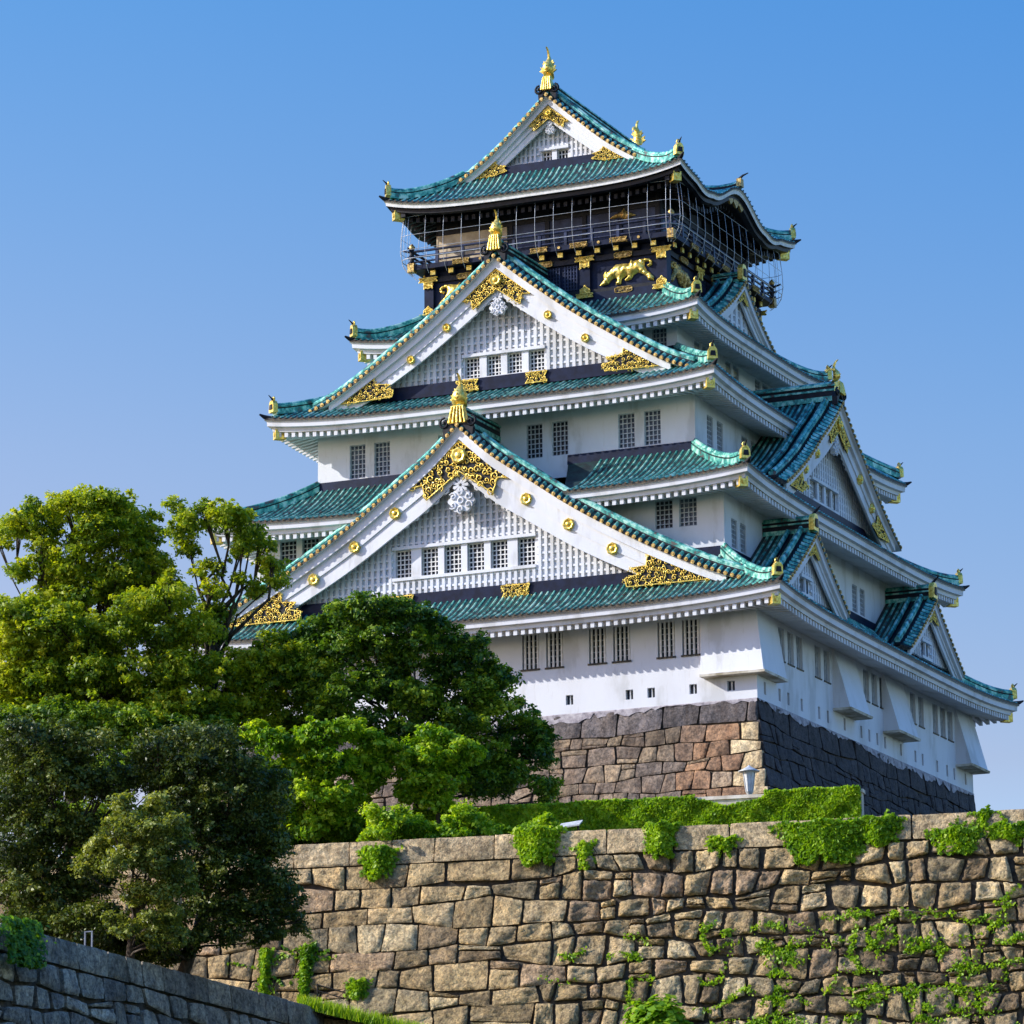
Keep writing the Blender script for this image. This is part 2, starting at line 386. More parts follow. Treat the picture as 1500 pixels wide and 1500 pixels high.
def masonry(S, fn, rows, s0, s1, wfun, gap, bulge, rough, colf, seed, wavy=.25, rho=.35, split=.12, pw=4, tiltw=.10, cutc=.0, N=7):
    """rows = list of heights from the top down; s0/s1 may be functions of the height"""
    r = random.Random(seed)
    ev_ = lambda q, x: q(x) if callable(q) else q
    gap_, bulge_, rough_, rho_, split_, tilt_, cut_ = gap, bulge, rough, rho, split, tiltw, cutc
    for k in range(len(rows) - 1):
        zt, zb = rows[k], rows[k + 1]
        a = s0(zt) if callable(s0) else s0; b = s1(zt) if callable(s1) else s1
        top = (lambda x, k=k: rows[k] + (0 if k == 0 else wav(k, x, wavy)))
        bot = (lambda x, k=k: rows[k + 1] + (0 if k + 1 == len(rows) - 1 else wav(k + 1, x, wavy)))
        x = a; pt = pb = a
        if k == 1: pass
        while x < b - .2:
            w = wfun(k, x, r)
            x2 = min(b, x + w)
            if b - x2 < .5: x2 = b
            xm = (x + x2) / 2
            gap, bulge, rough, rho, split, tiltw, cutc = [ev_(q_, xm) for q_ in (gap_, bulge_, rough_, rho_, split_, tilt_, cut_)]
            nt, nb = x2 + r.uniform(-tiltw, tiltw), x2 + r.uniform(-tiltw, tiltw)
            if x2 == b: nt = nb = b
            g = gap * r.uniform(.7, 1.5)
            j = lambda: r.uniform(-.35, .35) * gap
            q = [(pb + g + j(), bot(pb) + g + j()), (nb - g + j(), bot(nb) + g + j()), (nt - g + j(), top(nt) - g + j()), (pt + g + j(), top(pt) - g + j())]
            if cutc:
                mx_ = sum(p_[0] for p_ in q) / 4; mz_ = sum(p_[1] for p_ in q) / 4
                q = [(p_[0] + (mx_ - p_[0]) * f_, p_[1] + (mz_ - p_[1]) * f_ * r.uniform(.3, 1)) for p_, f_ in ((p_, cutc * r.random()**2) for p_ in q)]
            if k > 0 and r.random() < split and (zt - zb) > .7:
                f = r.choice((.28, .68, .72)); m0 = (q[0][0] * (1 - f) + q[3][0] * f, q[0][1] * (1 - f) + q[3][1] * f); m1 = (q[1][0] * (1 - f) + q[2][0] * f, q[1][1] * (1 - f) + q[2][1] * f)
                S.stone([q[0], q[1], (m1[0], m1[1] - gap), (m0[0], m0[1] - gap)], fn, bulge * r.uniform(.5, 1.1), rough, colf(k, xm, r), r, N=N, rho=rho * r.uniform(.6, 1.5), pw=pw)
                S.stone([(m0[0], m0[1] + gap), (m1[0], m1[1] + gap), q[2], q[3]], fn, bulge * r.uniform(.4, 1.), rough, colf(k, xm, r), r, N=N, rho=rho * r.uniform(.6, 1.5), pw=pw)
            else:
                S.stone(q, fn, bulge * r.uniform(.6, 1.3), rough, colf(k, xm, r), r, N=N, rho=min(.95, rho * r.uniform(.4, 1.7)), pw=pw)
            pt, pb = nt, nb; x = x2

# ------- stone base of the keep
def batter(z): t = -z; return .10 * t + .0135 * t * t
S = Stones()
def basefn(k):
    along, out = ((17.0, 18.9) if k % 2 == 0 else (18.9, 17.0))
    return along, (lambda a, z, d: SIDE[k](a, out + batter(z) + d, z))
ROWB = [0, -1.35, -2.2, -3.05, -3.95, -4.8, -5.7, -6.5, -7.5, -8.5, -9.6, -11.3]
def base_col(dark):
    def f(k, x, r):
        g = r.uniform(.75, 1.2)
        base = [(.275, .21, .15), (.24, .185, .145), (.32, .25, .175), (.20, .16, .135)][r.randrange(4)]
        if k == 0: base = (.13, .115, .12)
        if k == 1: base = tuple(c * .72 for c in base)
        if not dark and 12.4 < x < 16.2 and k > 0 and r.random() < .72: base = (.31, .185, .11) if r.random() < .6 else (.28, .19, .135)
        if not dark and x > 16.3 and k > 0: base = (.58, .46, .28)  # lighter quoin granite, tinted further to paint the sunlit strip at the corner
        if dark: base = tuple(c * .42 for c in (.12, .11, .125)); g = r.uniform(.8, 1.15)  # sooty side faces, with their shade also put into the stone colour
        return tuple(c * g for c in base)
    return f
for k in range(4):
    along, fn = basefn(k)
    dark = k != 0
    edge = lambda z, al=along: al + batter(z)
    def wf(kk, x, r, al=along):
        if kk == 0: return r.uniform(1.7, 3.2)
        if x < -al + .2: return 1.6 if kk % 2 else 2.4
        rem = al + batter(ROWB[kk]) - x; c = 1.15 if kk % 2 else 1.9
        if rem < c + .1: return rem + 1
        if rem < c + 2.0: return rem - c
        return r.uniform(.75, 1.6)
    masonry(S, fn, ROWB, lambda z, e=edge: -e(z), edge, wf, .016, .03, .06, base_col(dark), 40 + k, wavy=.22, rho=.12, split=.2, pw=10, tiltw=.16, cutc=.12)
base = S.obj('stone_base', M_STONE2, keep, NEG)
mb = MB()
prev = None
rs = []
for z in [0.0] + [-i * 1.13 for i in range(1, 11)]:
    b = batter(z) - .14
    rs.append([(17 + b, -18.9 - b, z), (17 + b, 18.9 + b, z), (-17 - b, 18.9 + b, z), (-17 - b, -18.9 - b, z)])
mb.rings(rs[::-1], 0)
obj('base_core', mb, M_GAP, base)
M_MORTAR = mat_noise('pale_mortar', [(.25, (.20, .18, .20)), (.5, (.34, .31, .33)), (.75, (.46, .43, .44))], 3, .9)
mb = MB()                                     # ragged plaster lip over the top course
for k in (0, 1):
    half = 17.0 if k == 0 else 18.9; out = 18.9 if k == 0 else 17.0
    n = 150; low = []; v = .2
    for i in range(n + 1):
        v = max(.04, min(.55, v + rnd.uniform(-.13, .13))); low.append(v if rnd.random() < .9 else .05)
    up = [SIDE[k](-half + 2 * half * i / n, out + .004, .02) for i in range(n + 1)]
    dn = [SIDE[k](-half + 2 * half * i / n, out + batter(-low[i]) + .062, -low[i]) for i in range(n + 1)]
    md = [SIDE[k](-half + 2 * half * i / n, out + .06, -.03) for i in range(n + 1)]
    mb.rings([up, md, dn], 0, False, False)
obj('mortar_lip', mb, M_MORTAR, base)

# ------- walls with real window openings
def wall_panel(mb, k, half, out, z0, z1, holes, depth=.3, mat=0):
    fn = SIDE[k]
    xs = sorted({-half, half} | {h[0] for h in holes} | {h[1] for h in holes})
    zs = sorted({z0, z1} | {h[2] for h in holes} | {h[3] for h in holes})
    for i in range(len(xs) - 1):
        for j in range(len(zs) - 1):
            cx, cz = (xs[i] + xs[i + 1]) / 2, (zs[j] + zs[j + 1]) / 2
            if any(h[0] < cx < h[1] and h[2] < cz < h[3] for h in holes): continue
            mb.add([fn(xs[i], out, zs[j]), fn(xs[i + 1], out, zs[j]), fn(xs[i + 1], out, zs[j + 1]), fn(xs[i], out, zs[j + 1])], [(0, 1, 2, 3)], mat)
    for a, b, c, d in holes:
        e = out - depth
        for p, q in (((a, c), (b, c)), ((b, c), (b, d)), ((b, d), (a, d)), ((a, d), (a, c))):
            mb.add([fn(p[0], out, p[1]), fn(q[0], out, q[1]), fn(q[0], e, q[1]), fn(p[0], e, p[1])], [(3, 2, 1, 0)], mat)
def window_mesh(k, out, h, style):
    fn = SIDE[k]; mb = MB(); a, b, c, d = h
    def bx(x0, x1, z0, z1, y0, y1, m):
        mb.hexa([fn(x0, y0, z0), fn(x1, y0, z0), fn(x1, y1, z0), fn(x0, y1, z0), fn(x0, y0, z1), fn(x1, y0, z1), fn(x1, y1, z1), fn(x0, y1, z1)], m)
    bx(a, b, c, d, out - .30, out - .26, 4 if style == 'grey_bars' or (style == 'lattice' and rnd.random() > .25) else 0)
    if style == 'grey_bars':
        n = 4; w = (b - a)
        for i in range(n):
            x = a + w * (i + .55) / n
            bx(x - .045, x + .045, c, d, out - .20, out - .13, 2)
        bx(a - .05, b + .05, c - .08, c - .003, out - .1, out + .05, 3)
    elif style == 'bars':
        n = 4; w = (b - a)
        for i in range(n):
            x = a + w * (i + .62) / n
            bx(x - .055, x + .055, c, d, out - .14, out - .03, 1)
        for i in range(1, 6): bx(a, b, c + (d - c) * i / 6 - .02, c + (d - c) * i / 6 + .02, out - .24, out - .20, 2)
        bx(a - .06, b + .06, c - .1, c - .003, out - .1, out + .07, 3)
    elif style in ('lattice', 'white_lattice'):
        m = 2 if style == 'lattice' else 1
        nx = max(2, round((b - a) / .24)); nz = max(3, round((d - c) / .27)); t = .024 if style == 'lattice' else .028
        for i in range(1, nx): x = a + (b - a) * i / nx; bx(x - t, x + t, c, d, out - .16, out - .10, m)
        for i in range(1, nz): z = c + (d - c) * i / nz; bx(a, b, z - t, z + t, out - .155, out - .095, m)
        for x0, x1 in ((a, a + .05), (b - .05, b)): bx(x0, x1, c, d, out - .2, out - .06, m)
        for z0, z1 in ((c, c + .05), (d - .05, d)): bx(a, b, z0, z1, out - .2, out - .062, m)
    elif style == 'slit':
        x = (a + b) / 2
        bx(x - .03, x + .03, c, d, out - .2, out - .12, 1)
    return mb
WM = [M_GLASS, M_BAR, M_GREYBAR, M_BROWN, M_PANE]
def wall(name, wx, wy, z0, z1, front=(), right=(), styles=('lattice',), extra=None):
    """front/right: list of (a0, a1, z0, z1, style)"""
    mb = MB()
    sides = [list(front), list(right), [], []]
    for k in range(4):
        half, out = (wx, wy) if k % 2 == 0 else (wy, wx)
        wall_panel(mb, k, half, out, z0, z1, [h[:4] for h in sides[k]])
    if extra: extra(mb)
    w = obj(name, mb, [M_WHITE, M_SOFFIT, M_BROWN], keep, NEG)
    for k in range(4):
        out = wy if k % 2 == 0 else wx
        for h in sides[k]:
            if h[1] - h[0] > .6: obj('window', window_mesh(k, out, h[:4], h[4]), WM, w)
            else: obj('loophole', window_mesh(k, out, h[:4], 'slit'), WM, w)
    return w
def pairs(cs, w, gap, z0, z1, st):
    r = []
    for c in cs:
        for s in (-1, 1):
            m = c + s * (w + gap) / 2; r.append((m - w / 2, m + w / 2, z0, z1, st))
    return r
# tier 1
f1 = pairs([4.42, 8.43, 12.5, -4.42, -8.43, -12.5, .0], 1.02, .42, 2.7, 4.64, 'bars')
f1 += [(x - .22, x + .22, .52, 1.06, 'slit') for x in (3.17, 6.0, 9.56, 10.84, 13.3, 15.5, -3.2, -6, -9.5, -13.2, -15.5)]
r1 = []
for ws in ([-15.2, -13.5, -12.15], [-9.1, -7.62], [-1.05, .55, 1.9], [7.55, 9.08], [11.98, 13.24, 14.55]):
    ws2 = ws if len(ws) == 2 else [ws[1] - 1.45, ws[1], ws[1] + 1.42]
    for y in ws2: r1.append((y - .50, y + .50, 2.72, 4.52, 'grey_bars'))
r1 += [(y - .17, y + .17, .36, 1.06, 'slit') for y in (-17.7, -15.42, -14.04, -11.92, -9.09, -7.64, -4.83, -1.98, -.59, .82, 2.2, 5.08, 7.73, 9.08, 11.87, 13.77, 15.17, 17.4)]
w1 = wall('wall', 17.0, 18.9, 0.0, 5.3, f1, r1)
def drop_bay(name, k, a0, a1, out, zt, zb, p, corner=0):
    """plaster bay flaring outwards above a stone-dropping slot"""
    fn = SIDE[k]; mb = MB()
    P = [fn(a0, out - .05, zb), fn(a1, out - .05, zb), fn(a1, out + p, zb), fn(a0, out + p, zb), fn(a0, out - .05, zt), fn(a1, out - .05, zt), fn(a1, out + .06, zt), fn(a0, out + .06, zt)]
    mb.hexa(P, 0)
    mb.hexa([fn(a0 - .12, out, zb - .14), fn(a1 + .12, out, zb - .14), fn(a1 + .12, out + p + .06, zb - .14), fn(a0 - .12, out + p + .06, zb - .14),
             fn(a0 - .12, out, zb - .004), fn(a1 + .12, out, zb - .004), fn(a1 + .12, out + p + .1, zb - .004), fn(a0 - .12, out + p + .1, zb - .004)], 1)
    return obj(name, mb, [M_WHITE, M_SOFFIT], w1)
for y in (-4.9, 3.7): drop_bay('stone_drop_bay', 1, y - 1.75, y + 1.75, 17.0, 4.9, 1.35, 1.0)
drop_bay('stone_drop_bay', 1, 15.6, 18.9, 17.0, 4.9, 1.35, 1.0)
# the corner bay wraps the front right corner
def corner_bay():
    mb = MB()
    zt, zb, p = 5.0, 1.42, .62
    pts = lambda q, z: [(13.95, -18.85, z), (13.95, -18.9 - q, z), (17 + q, -18.9 - q, z), (17 + q, -15.9, z), (16.95, -15.9, z), (16.95, -18.85, z)]
    mb.rings([pts(p, zb), pts(.05, zt)], 0)
    mb.rings([pts(p + .08, zb - .14), pts(p + .1, zb - .004)], 1)
    obj('stone_drop_bay', mb, [M_WHITE, M_SOFFIT], w1)
corner_bay()
# tiers 2-4
f2 = pairs([11.62, -11.75, 6.2], 1.07, .37, 10.36, 12.0, 'lattice')
r2 = pairs([-14.45, 5.55, -5.55, 14.4], .9, .48, 9.2, 10.85, 'lattice') + pairs([.1], .8, .4, 9.2, 10.85, 'lattice')
wall('wall', 14.47, 16.7, 8.0, 12.4, f2, r2)
f3 = pairs([-8.48, 2.78, 8.48, -2.78], 1.02, .57, 15.9, 17.92, 'lattice')
r3 = pairs([-11.0, -5.5, 5.5, 11.0], .95, .62, 15.9, 17.8, 'lattice')
wall('wall', 11.86, 14.1, 14.6, 19.2, f3, r3)
f4 = pairs([7.0, -7.0], .95, .5, 22.75, 24.2, 'lattice')
r4 = pairs([-5.1, -.05, 4.9], .95, .35, 22.75, 24.0, 'lattice')
wall('wall', 8.85, 8.95, 21.6, 25.0, f4, r4)

# ------- skirt roofs
def kara(a, hw=4.4, h=1.45):
    t = abs(a) / hw
    if t >= 1.6: return 0.
    if t >= 1: return -.22 * math.sin(math.pi * (t - 1) / .6)
    return h * (math.cos(math.pi * t) + 1) / 2
class Tier:
    def __init__(s, ax, ay, zm, zt, wx, wy, zin, kara=False, p=4, hp=.55):
        s.hp = hp
        s.ax, s.ay, s.zm, s.lift, s.wx, s.wy, s.zin, s.kara, s.p = ax, ay, zm, zt - zm, wx, wy, zin, kara, p
    def dims(s, k): return (s.ax, s.ay, s.wx, s.wy) if k % 2 == 0 else (s.ay, s.ax, s.wy, s.wx)
    def ze(s, k, q):          # eave height at q in [-1, 1]
        al = s.dims(k)[0]
        return s.zm + s.lift * abs(q)**s.p + (kara(q * al) if s.kara and k % 2 else 0)
    def pt(s, k, a, d):       # point on the roof surface, a along, d from eave (0) to wall (1)
        al, ou, wl, wo = s.dims(k)
        e = al + (wl - al) * d; q = max(-1, min(1, a / e)) if e > 0 else 0
        z0 = s.ze(k, q); h = s.hp * d + (1 - s.hp) * d * d
        z = s.zm + (s.zin - s.zm) * h + (z0 - s.zm) * (1 - d)**1.5
        return a, ou + (wo - ou) * d, z
GREEN = [M_VALLEY, M_GREEN, M_BROWN, M_OLDGOLD, M_BLACK, M_WHITE]
def half_tube(mb, pts, r, wd, mat):
    """half round tile rib along pts; wd = unit vector across the rib"""
    rs = []
    for p in pts:
        p = Vector(p)
        rs.append([p + wd * (r * math.cos(t)) + Vector((0, 0, r * 1.1 * math.sin(t))) for t in (0, .7, 1.57, 2.44, math.pi)])
    mb.rings(rs, mat, False, False, True)
    mb.add(rs[0], [(0, 1, 2, 3, 4)], 2)
def skirt(T, cuts=None, dark=False, ov=2.4, sp=.385, ornaments=True, rafters=True, brackets=0):
    cuts = cuts or {}
    mb = MB(); ev = MB(); rf = MB()
    for k in range(4):
        fn = SIDE[k]; al, ou, wl, wo = T.dims(k)
        across = Vector(fn(1, 0, 0)) - Vector(fn(0, 0, 0))
        cut = cuts.get(k)
        def skip(a): return cut and cut[0] < a < cut[1]
        ivs = [(-1., 1.)] if not cut else [(-1., cut[0] / al), (cut[1] / al, 1.)]
        ND = 8
        for q0, q1 in ivs:
            NS = max(6, int(44 * (q1 - q0) / 2))
            rows = []
            for j in range(ND + 1):
                d = j / ND; e = al + (wl - al) * d
                rows.append([fn(*T.pt(k, (q0 + (q1 - q0) * i / NS) * e, d)) for i in range(NS + 1)])
            mb.rings(rows, 0, False, False)
            # eave: swept profile
            if dark:
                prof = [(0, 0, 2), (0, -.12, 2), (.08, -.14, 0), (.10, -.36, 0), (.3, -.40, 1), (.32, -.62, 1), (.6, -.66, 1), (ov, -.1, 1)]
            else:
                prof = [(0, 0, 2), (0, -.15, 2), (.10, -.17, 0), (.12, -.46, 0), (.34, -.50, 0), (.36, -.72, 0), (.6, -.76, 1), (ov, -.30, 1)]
            for m in range(len(prof) - 1):
                rr = []
                for (ins, dz, _) in (prof[m], prof[m + 1]):
                    rr.append([])
                    for i in range(NS + 1):
                        q = q0 + (q1 - q0) * i / NS
                        zz = T.ze(k, q); damp = 1 - .75 * ins / ov
                        rr[-1].append(fn(q * (al - ins), ou - ins, T.zm + (zz - T.zm) * damp + dz))
                ev.rings(rr, prof[m + 1][2], False, False)
            if cut:   # close the cut ends
                pass
        n = int((al - .25) / sp)
        for i in range(-n, n + 1):
            a = i * sp
            if skip(a): continue
            dm = 1.0 if abs(a) <= wl else (al - abs(a)) / (al - wl)
            m = 7 if dm > .5 else 4
            pts = [fn(T.pt(k, a, dm * j / m)[0], T.pt(k, a, dm * j / m)[1] + (.05 if j == 0 else 0), T.pt(k, a, dm * j / m)[2]) for j in range(m + 1)]
            half_tube(mb, pts, .075, across, 1)
        # flashing at the wall
        if not cut:
            mb.hexa([fn(-wl - .16, wo, T.zin - .15), fn(wl + .16, wo, T.zin - .15), fn(wl + .16, wo + .16, T.zin - .15), fn(-wl - .16, wo + .16, T.zin - .15),
                     fn(-wl - .1, wo, T.zin + .42), fn(wl + .1, wo, T.zin + .42), fn(wl + .1, wo + .1, T.zin + .42), fn(-wl - .1, wo + .1, T.zin + .42)], 4)
        else:
            for a0, a1 in ((-wl - .13, cut[0] * wl / al), (cut[1] * wl / al, wl + .13)):
                mb.hexa([fn(a0, wo, T.zin - .15), fn(a1, wo, T.zin - .15), fn(a1, wo + .16, T.zin - .15), fn(a0, wo + .16, T.zin - .15),
                         fn(a0, wo, T.zin + .42), fn(a1, wo, T.zin + .42), fn(a1, wo + .1, T.zin + .42), fn(a0, wo + .1, T.zin + .42)], 4)
        # rafters
        spr = .46; rin = .42 if not dark else .95
        n = int((al - .5) / spr)
        for i in range(-n, n + 1):
            a = i * spr
            if skip(a): continue
            q = a / (al - .4)
            zz = T.ze(k, max(-1, min(1, q))) - T.zm
            i1 = min(ov, max(rin + .28, al - abs(a))); z0 = T.zm + zz * (1 - .75 * .42 / ov) - .75; z1 = T.zm + zz * (1 - .75 * i1 / ov) - .76 + .46 * (i1 - .6) / (ov - .6)
            w = .11
            rf.hexa([fn(a - w, ou - rin, z0 - .27), fn(a + w, ou - rin, z0 - .27), fn(a + w, ou - i1, z1 - .22), fn(a - w, ou - i1, z1 - .22),
                     fn(a - w, ou - rin, z0 + .02), fn(a + w, ou - rin, z0 + .02), fn(a + w, ou - i1, z1 + .02), fn(a - w, ou - i1, z1 + .02)], 0)
        if brackets:
            nb = int(wl / brackets)
            for i in range(-nb, nb + 1):
                a = i * brackets; z = T.zm - .95
                ev.prism([(a - 1.0, z - .02), (a - .62, z - .3), (a + .62, z - .3), (a + 1.0, z - .02), (a + 1.0, z + .1), (a - 1.0, z + .1)], lambda x, zz, y: fn(x, wo + y, zz), .02, 1.0, 1)
    if dark: ev.add(rf.v, rf.f, 1)
    roof = obj('roof', mb, GREEN, keep, NEG)
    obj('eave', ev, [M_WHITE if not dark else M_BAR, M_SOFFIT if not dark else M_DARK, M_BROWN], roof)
    if rafters and not dark: tag(obj('rafter_row', rf, M_WHITE if not dark else M_BLACK, roof))
    # hips
    for sx, sy, k in ((1, -1, 0), (1, 1, 1), (-1, 1, 2), (-1, -1, 3)):
        h = MB(); pts = []
        for j in range(11):
            d = .075 + .925 * j / 10
            z = T.zm + (T.zin - T.zm) * (T.hp * d + (1 - T.hp) * d * d) + T.lift * (1 - d)**1.5
            z += .16 * max(0, 1 - j / 3.)**2
            pts.append(Vector((sx * (T.ax + (T.wx - T.ax) * d), sy * (T.ay + (T.wy - T.ay) * d), z)))
        wd = (pts[-1] - pts[0]).cross(Vector((0, 0, 1))).normalized()
        def layer(w, zb, zt, mat):
            h.rings([[p - wd * w + Vector((0, 0, zb)), p + wd * w + Vector((0, 0, zb)), p + wd * w + Vector((0, 0, zt)), p - wd * w + Vector((0, 0, zt))] for p in pts], mat)
        layer(.27, -.1, .22, 1); layer(.19, .223, .30, 0); layer(.24, .303, .42, 1)
        h.tube([p + Vector((0, 0, .45)) for p in pts], .15, 1, 6)
        obj('hip_ridge', h, [M_DARK, M_GREEN], roof)
        if ornaments:
            o = MB(); c = pts[0] + Vector((0, 0, .2)); out = (pts[0] - pts[1]); out.z = 0; out.normalize()
            def P(x, z, y): return c + wd * x * .82 + Vector((0, 0, z * .85)) + out * y * .85
            o.prism([(-.34, -.2), (.34, -.2), (.30, .42), (.16, .62), (-.16, .62), (-.30, .42)], P, -.06, .30, 0)
            o.prism([(-.2, 0), (.2, 0), (.15, .34), (-.15, .34)], P, .3, .36, 1)
            o.tube([P(.13 * math.cos(t), .74 + .16 * math.sin(t), .1) for t in [i * 6.2832 / 10 for i in range(11)]], .055, 0, 5)
            o.tube([P(0, .5, .1), P(0, .78, .24), P(0, 1.0, .5)], [.09, .06, .02], 1, 5)
            obj('corner_ornament', o, [M_GOLD, M_DARK], roof)
        # upturned corner tile and gold cap of the corner rafter
        o = MB(); tip = Vector((sx * T.ax, sy * T.ay, T.zm + T.lift)); out = Vector((sx, sy, 0)).normalized()
        o.tube([tip - out * .9 + Vector((0, 0, -.06)), tip + Vector((0, 0, .06)), tip + out * .3 + Vector((0, 0, .2))], [.16, .13, .05], 2, 6)
        c = tip - out * 1.0 + Vector((0, 0, -.95)); e = out.cross(Vector((0, 0, 1)))
        def Q(x, z, y): return c + e * x + Vector((0, 0, z)) + out * y
        o.prism([(-.25, -.28), (.25, -.28), (.25, .28), (-.25, .28)], Q, -.25, .38, 0)
        o.prism([(-.22, -.24), (.22, -.24), (.22, .24), (-.22, .24)], lambda x, z, y: Q(x, z + .12 * (-y), y), -2.0, -.25, 1)
        o.disc(Q(0, 0, .38), .13, out, .05, 0, 12)
        obj('corner_rafter', o, [M_GOLD, M_WHITE if not dark else M_DARK, M_DARK], roof)
    return roof
T1 = Tier(19.42, 21.35, 5.28, 5.86, 14.47, 16.7, 8.65)
T2 = Tier(16.87, 19.09, 12.52, 13.05, 11.86, 14.1, 15.42)
T3 = Tier(14.1, 16.6, 19.0, 19.5, 8.85, 8.95, 22.6, hp=.98)
T4 = Tier(11.15, 11.34, 24.62, 25.15, 7.75, 7.75, 26.75)
T5 = Tier(9.64, 9.72, 33.42, 34.1, 5.6, 6.9, 35.6, kara=True)
roof1 = skirt(T1, brackets=2.45)
roof2 = skirt(T2, cuts={0: (-6.5, 5.8)}, brackets=2.9)
roof3 = skirt(T3, brackets=2.8)
roof4 = skirt(T4, brackets=2.9)
roof5 = skirt(T5, dark=True, ov=2.5)
# ------------------------------------------------------------------ gables
GF = lambda x, z, y: (x, -y, z)
def shachi(mb, fn, z, s, m=0, wf=1.15):
    """golden fish finial: head down on the ridge end, tail curling up; fn(x, z, out)"""
    path = [(-.28, .12, .20), (-.05, .2, .33), (.14, .45, .37), (.22, .8, .34), (.14, 1.12, .27), (-.02, 1.4, .19), (-.1, 1.62, .12), (-.08, 1.8, .06)]
    rs = []
    for i, (o, h, r) in enumerate(path):
        rs.append([fn(r * s * wf * math.cos(t), z + h * s + r * s * .35 * math.sin(t), o * s + r * s * math.sin(t)) for t in [2 * math.pi * k / 12 for k in range(12)]])
    mb.rings(rs, m, True, True, True)
    def fin(poly, th, x0=0.):
        mb.prism([(a * s, b * s) for a, b in poly], lambda a, b, y: fn(x0 * s + y, z + b, a), -th * s, th * s, m)
    fin([(-.12, 1.5), (-.5, 1.62), (-.82, 1.42), (-.9, 1.16), (-.66, 1.34), (-.4, 1.36), (-.06, 1.3)], .06)
    fin([(-.2, 1.6), (-.1, 1.95), (.12, 2.25), (.42, 2.36), (.2, 2.12), (.1, 1.85), (.06, 1.55)], .06)
    fin([(.3, .5), (.62, .62), (.5, .78), (.64, .92), (.44, 1.0), (.5, 1.16), (.24, 1.2)], .04)
    for sx in (-1, 1):
        mb.prism([(.26 * s, .35 * s), (.62 * s, .62 * s), (.46 * s, .70 * s), (.56 * s, .95 * s), (.28 * s, .78 * s)], lambda a, b, y: fn(sx * a * 1.08, z + b, .12 * s + y), -.06, .08, m)
        mb.prism([(.2 * s, .95 * s), (.46 * s, 1.2 * s), (.34 * s, 1.25 * s), (.36 * s, 1.42 * s), (.16 * s, 1.25 * s)], lambda a, b, y: fn(sx * a * 1.05, z + b, .05 * s + y), -.06, .07, m)
        mb.tube([fn(sx * .2 * s, z + .32 * s, -.02), fn(sx * .33 * s, z + .38 * s, .02)], [.08 * s, .05 * s], m, 6)
    for h in (.55, .75, .95, 1.15):   # scale bands
        r = .36 if h < .8 else .3 - (h - .95) * .25
        o = .17 if h < 1 else .1
        mb.tube([fn(r * s * .9 * math.cos(t), z + h * s + .05 * math.sin(3 * t), o * s + r * s * 1.02 * math.sin(t)) for t in [2 * math.pi * k / 14 for k in range(15)]], .03 * s, m, 4)
def gold_base(mb, fn, z, y, w, h, m=0, md=1):
    mb.prism([(-w * .62, h), (-w * .8, h * .5), (-w, 0), (w, 0), (w * .8, h * .5), (w * .62, h)], lambda a, b, q: fn(a, z + b, q), y - .18, y + .12, m)
    for i in range(5):
        x = -w * .8 + w * 1.6 * i / 4
        mb.tube([fn(x * .72, z + h, y + .14), fn(x * .9, z + h * .45, y + .2), fn(x * 1.08, z + .02, y + .2)], [.05, .07, .09], m, 5)
        if i < 4: mb.tube([fn((x + .2 * w) * .8, z + h * .86, y + .125), fn(x + .2 * w, z + .1, y + .125)], .04, md, 4)
    mb.tube([fn(-w * .64, z + h, y + .1), fn(w * .64, z + h, y + .1)], .07, m, 5)
def curls(mb, fn, cx, cz, y, s, m):
    for sx in (-1, 1):
        spiral(mb, fn, (cx + sx * .42 * s, cz + .1 * s), .34 * s, 1.3, .075 * s, m, y, sx, 14, 2.2 if sx > 0 else .9)
        spiral(mb, fn, (cx + sx * .32 * s, cz - .45 * s), .25 * s, 1.2, .07 * s, m, y, -sx, 12, 4)
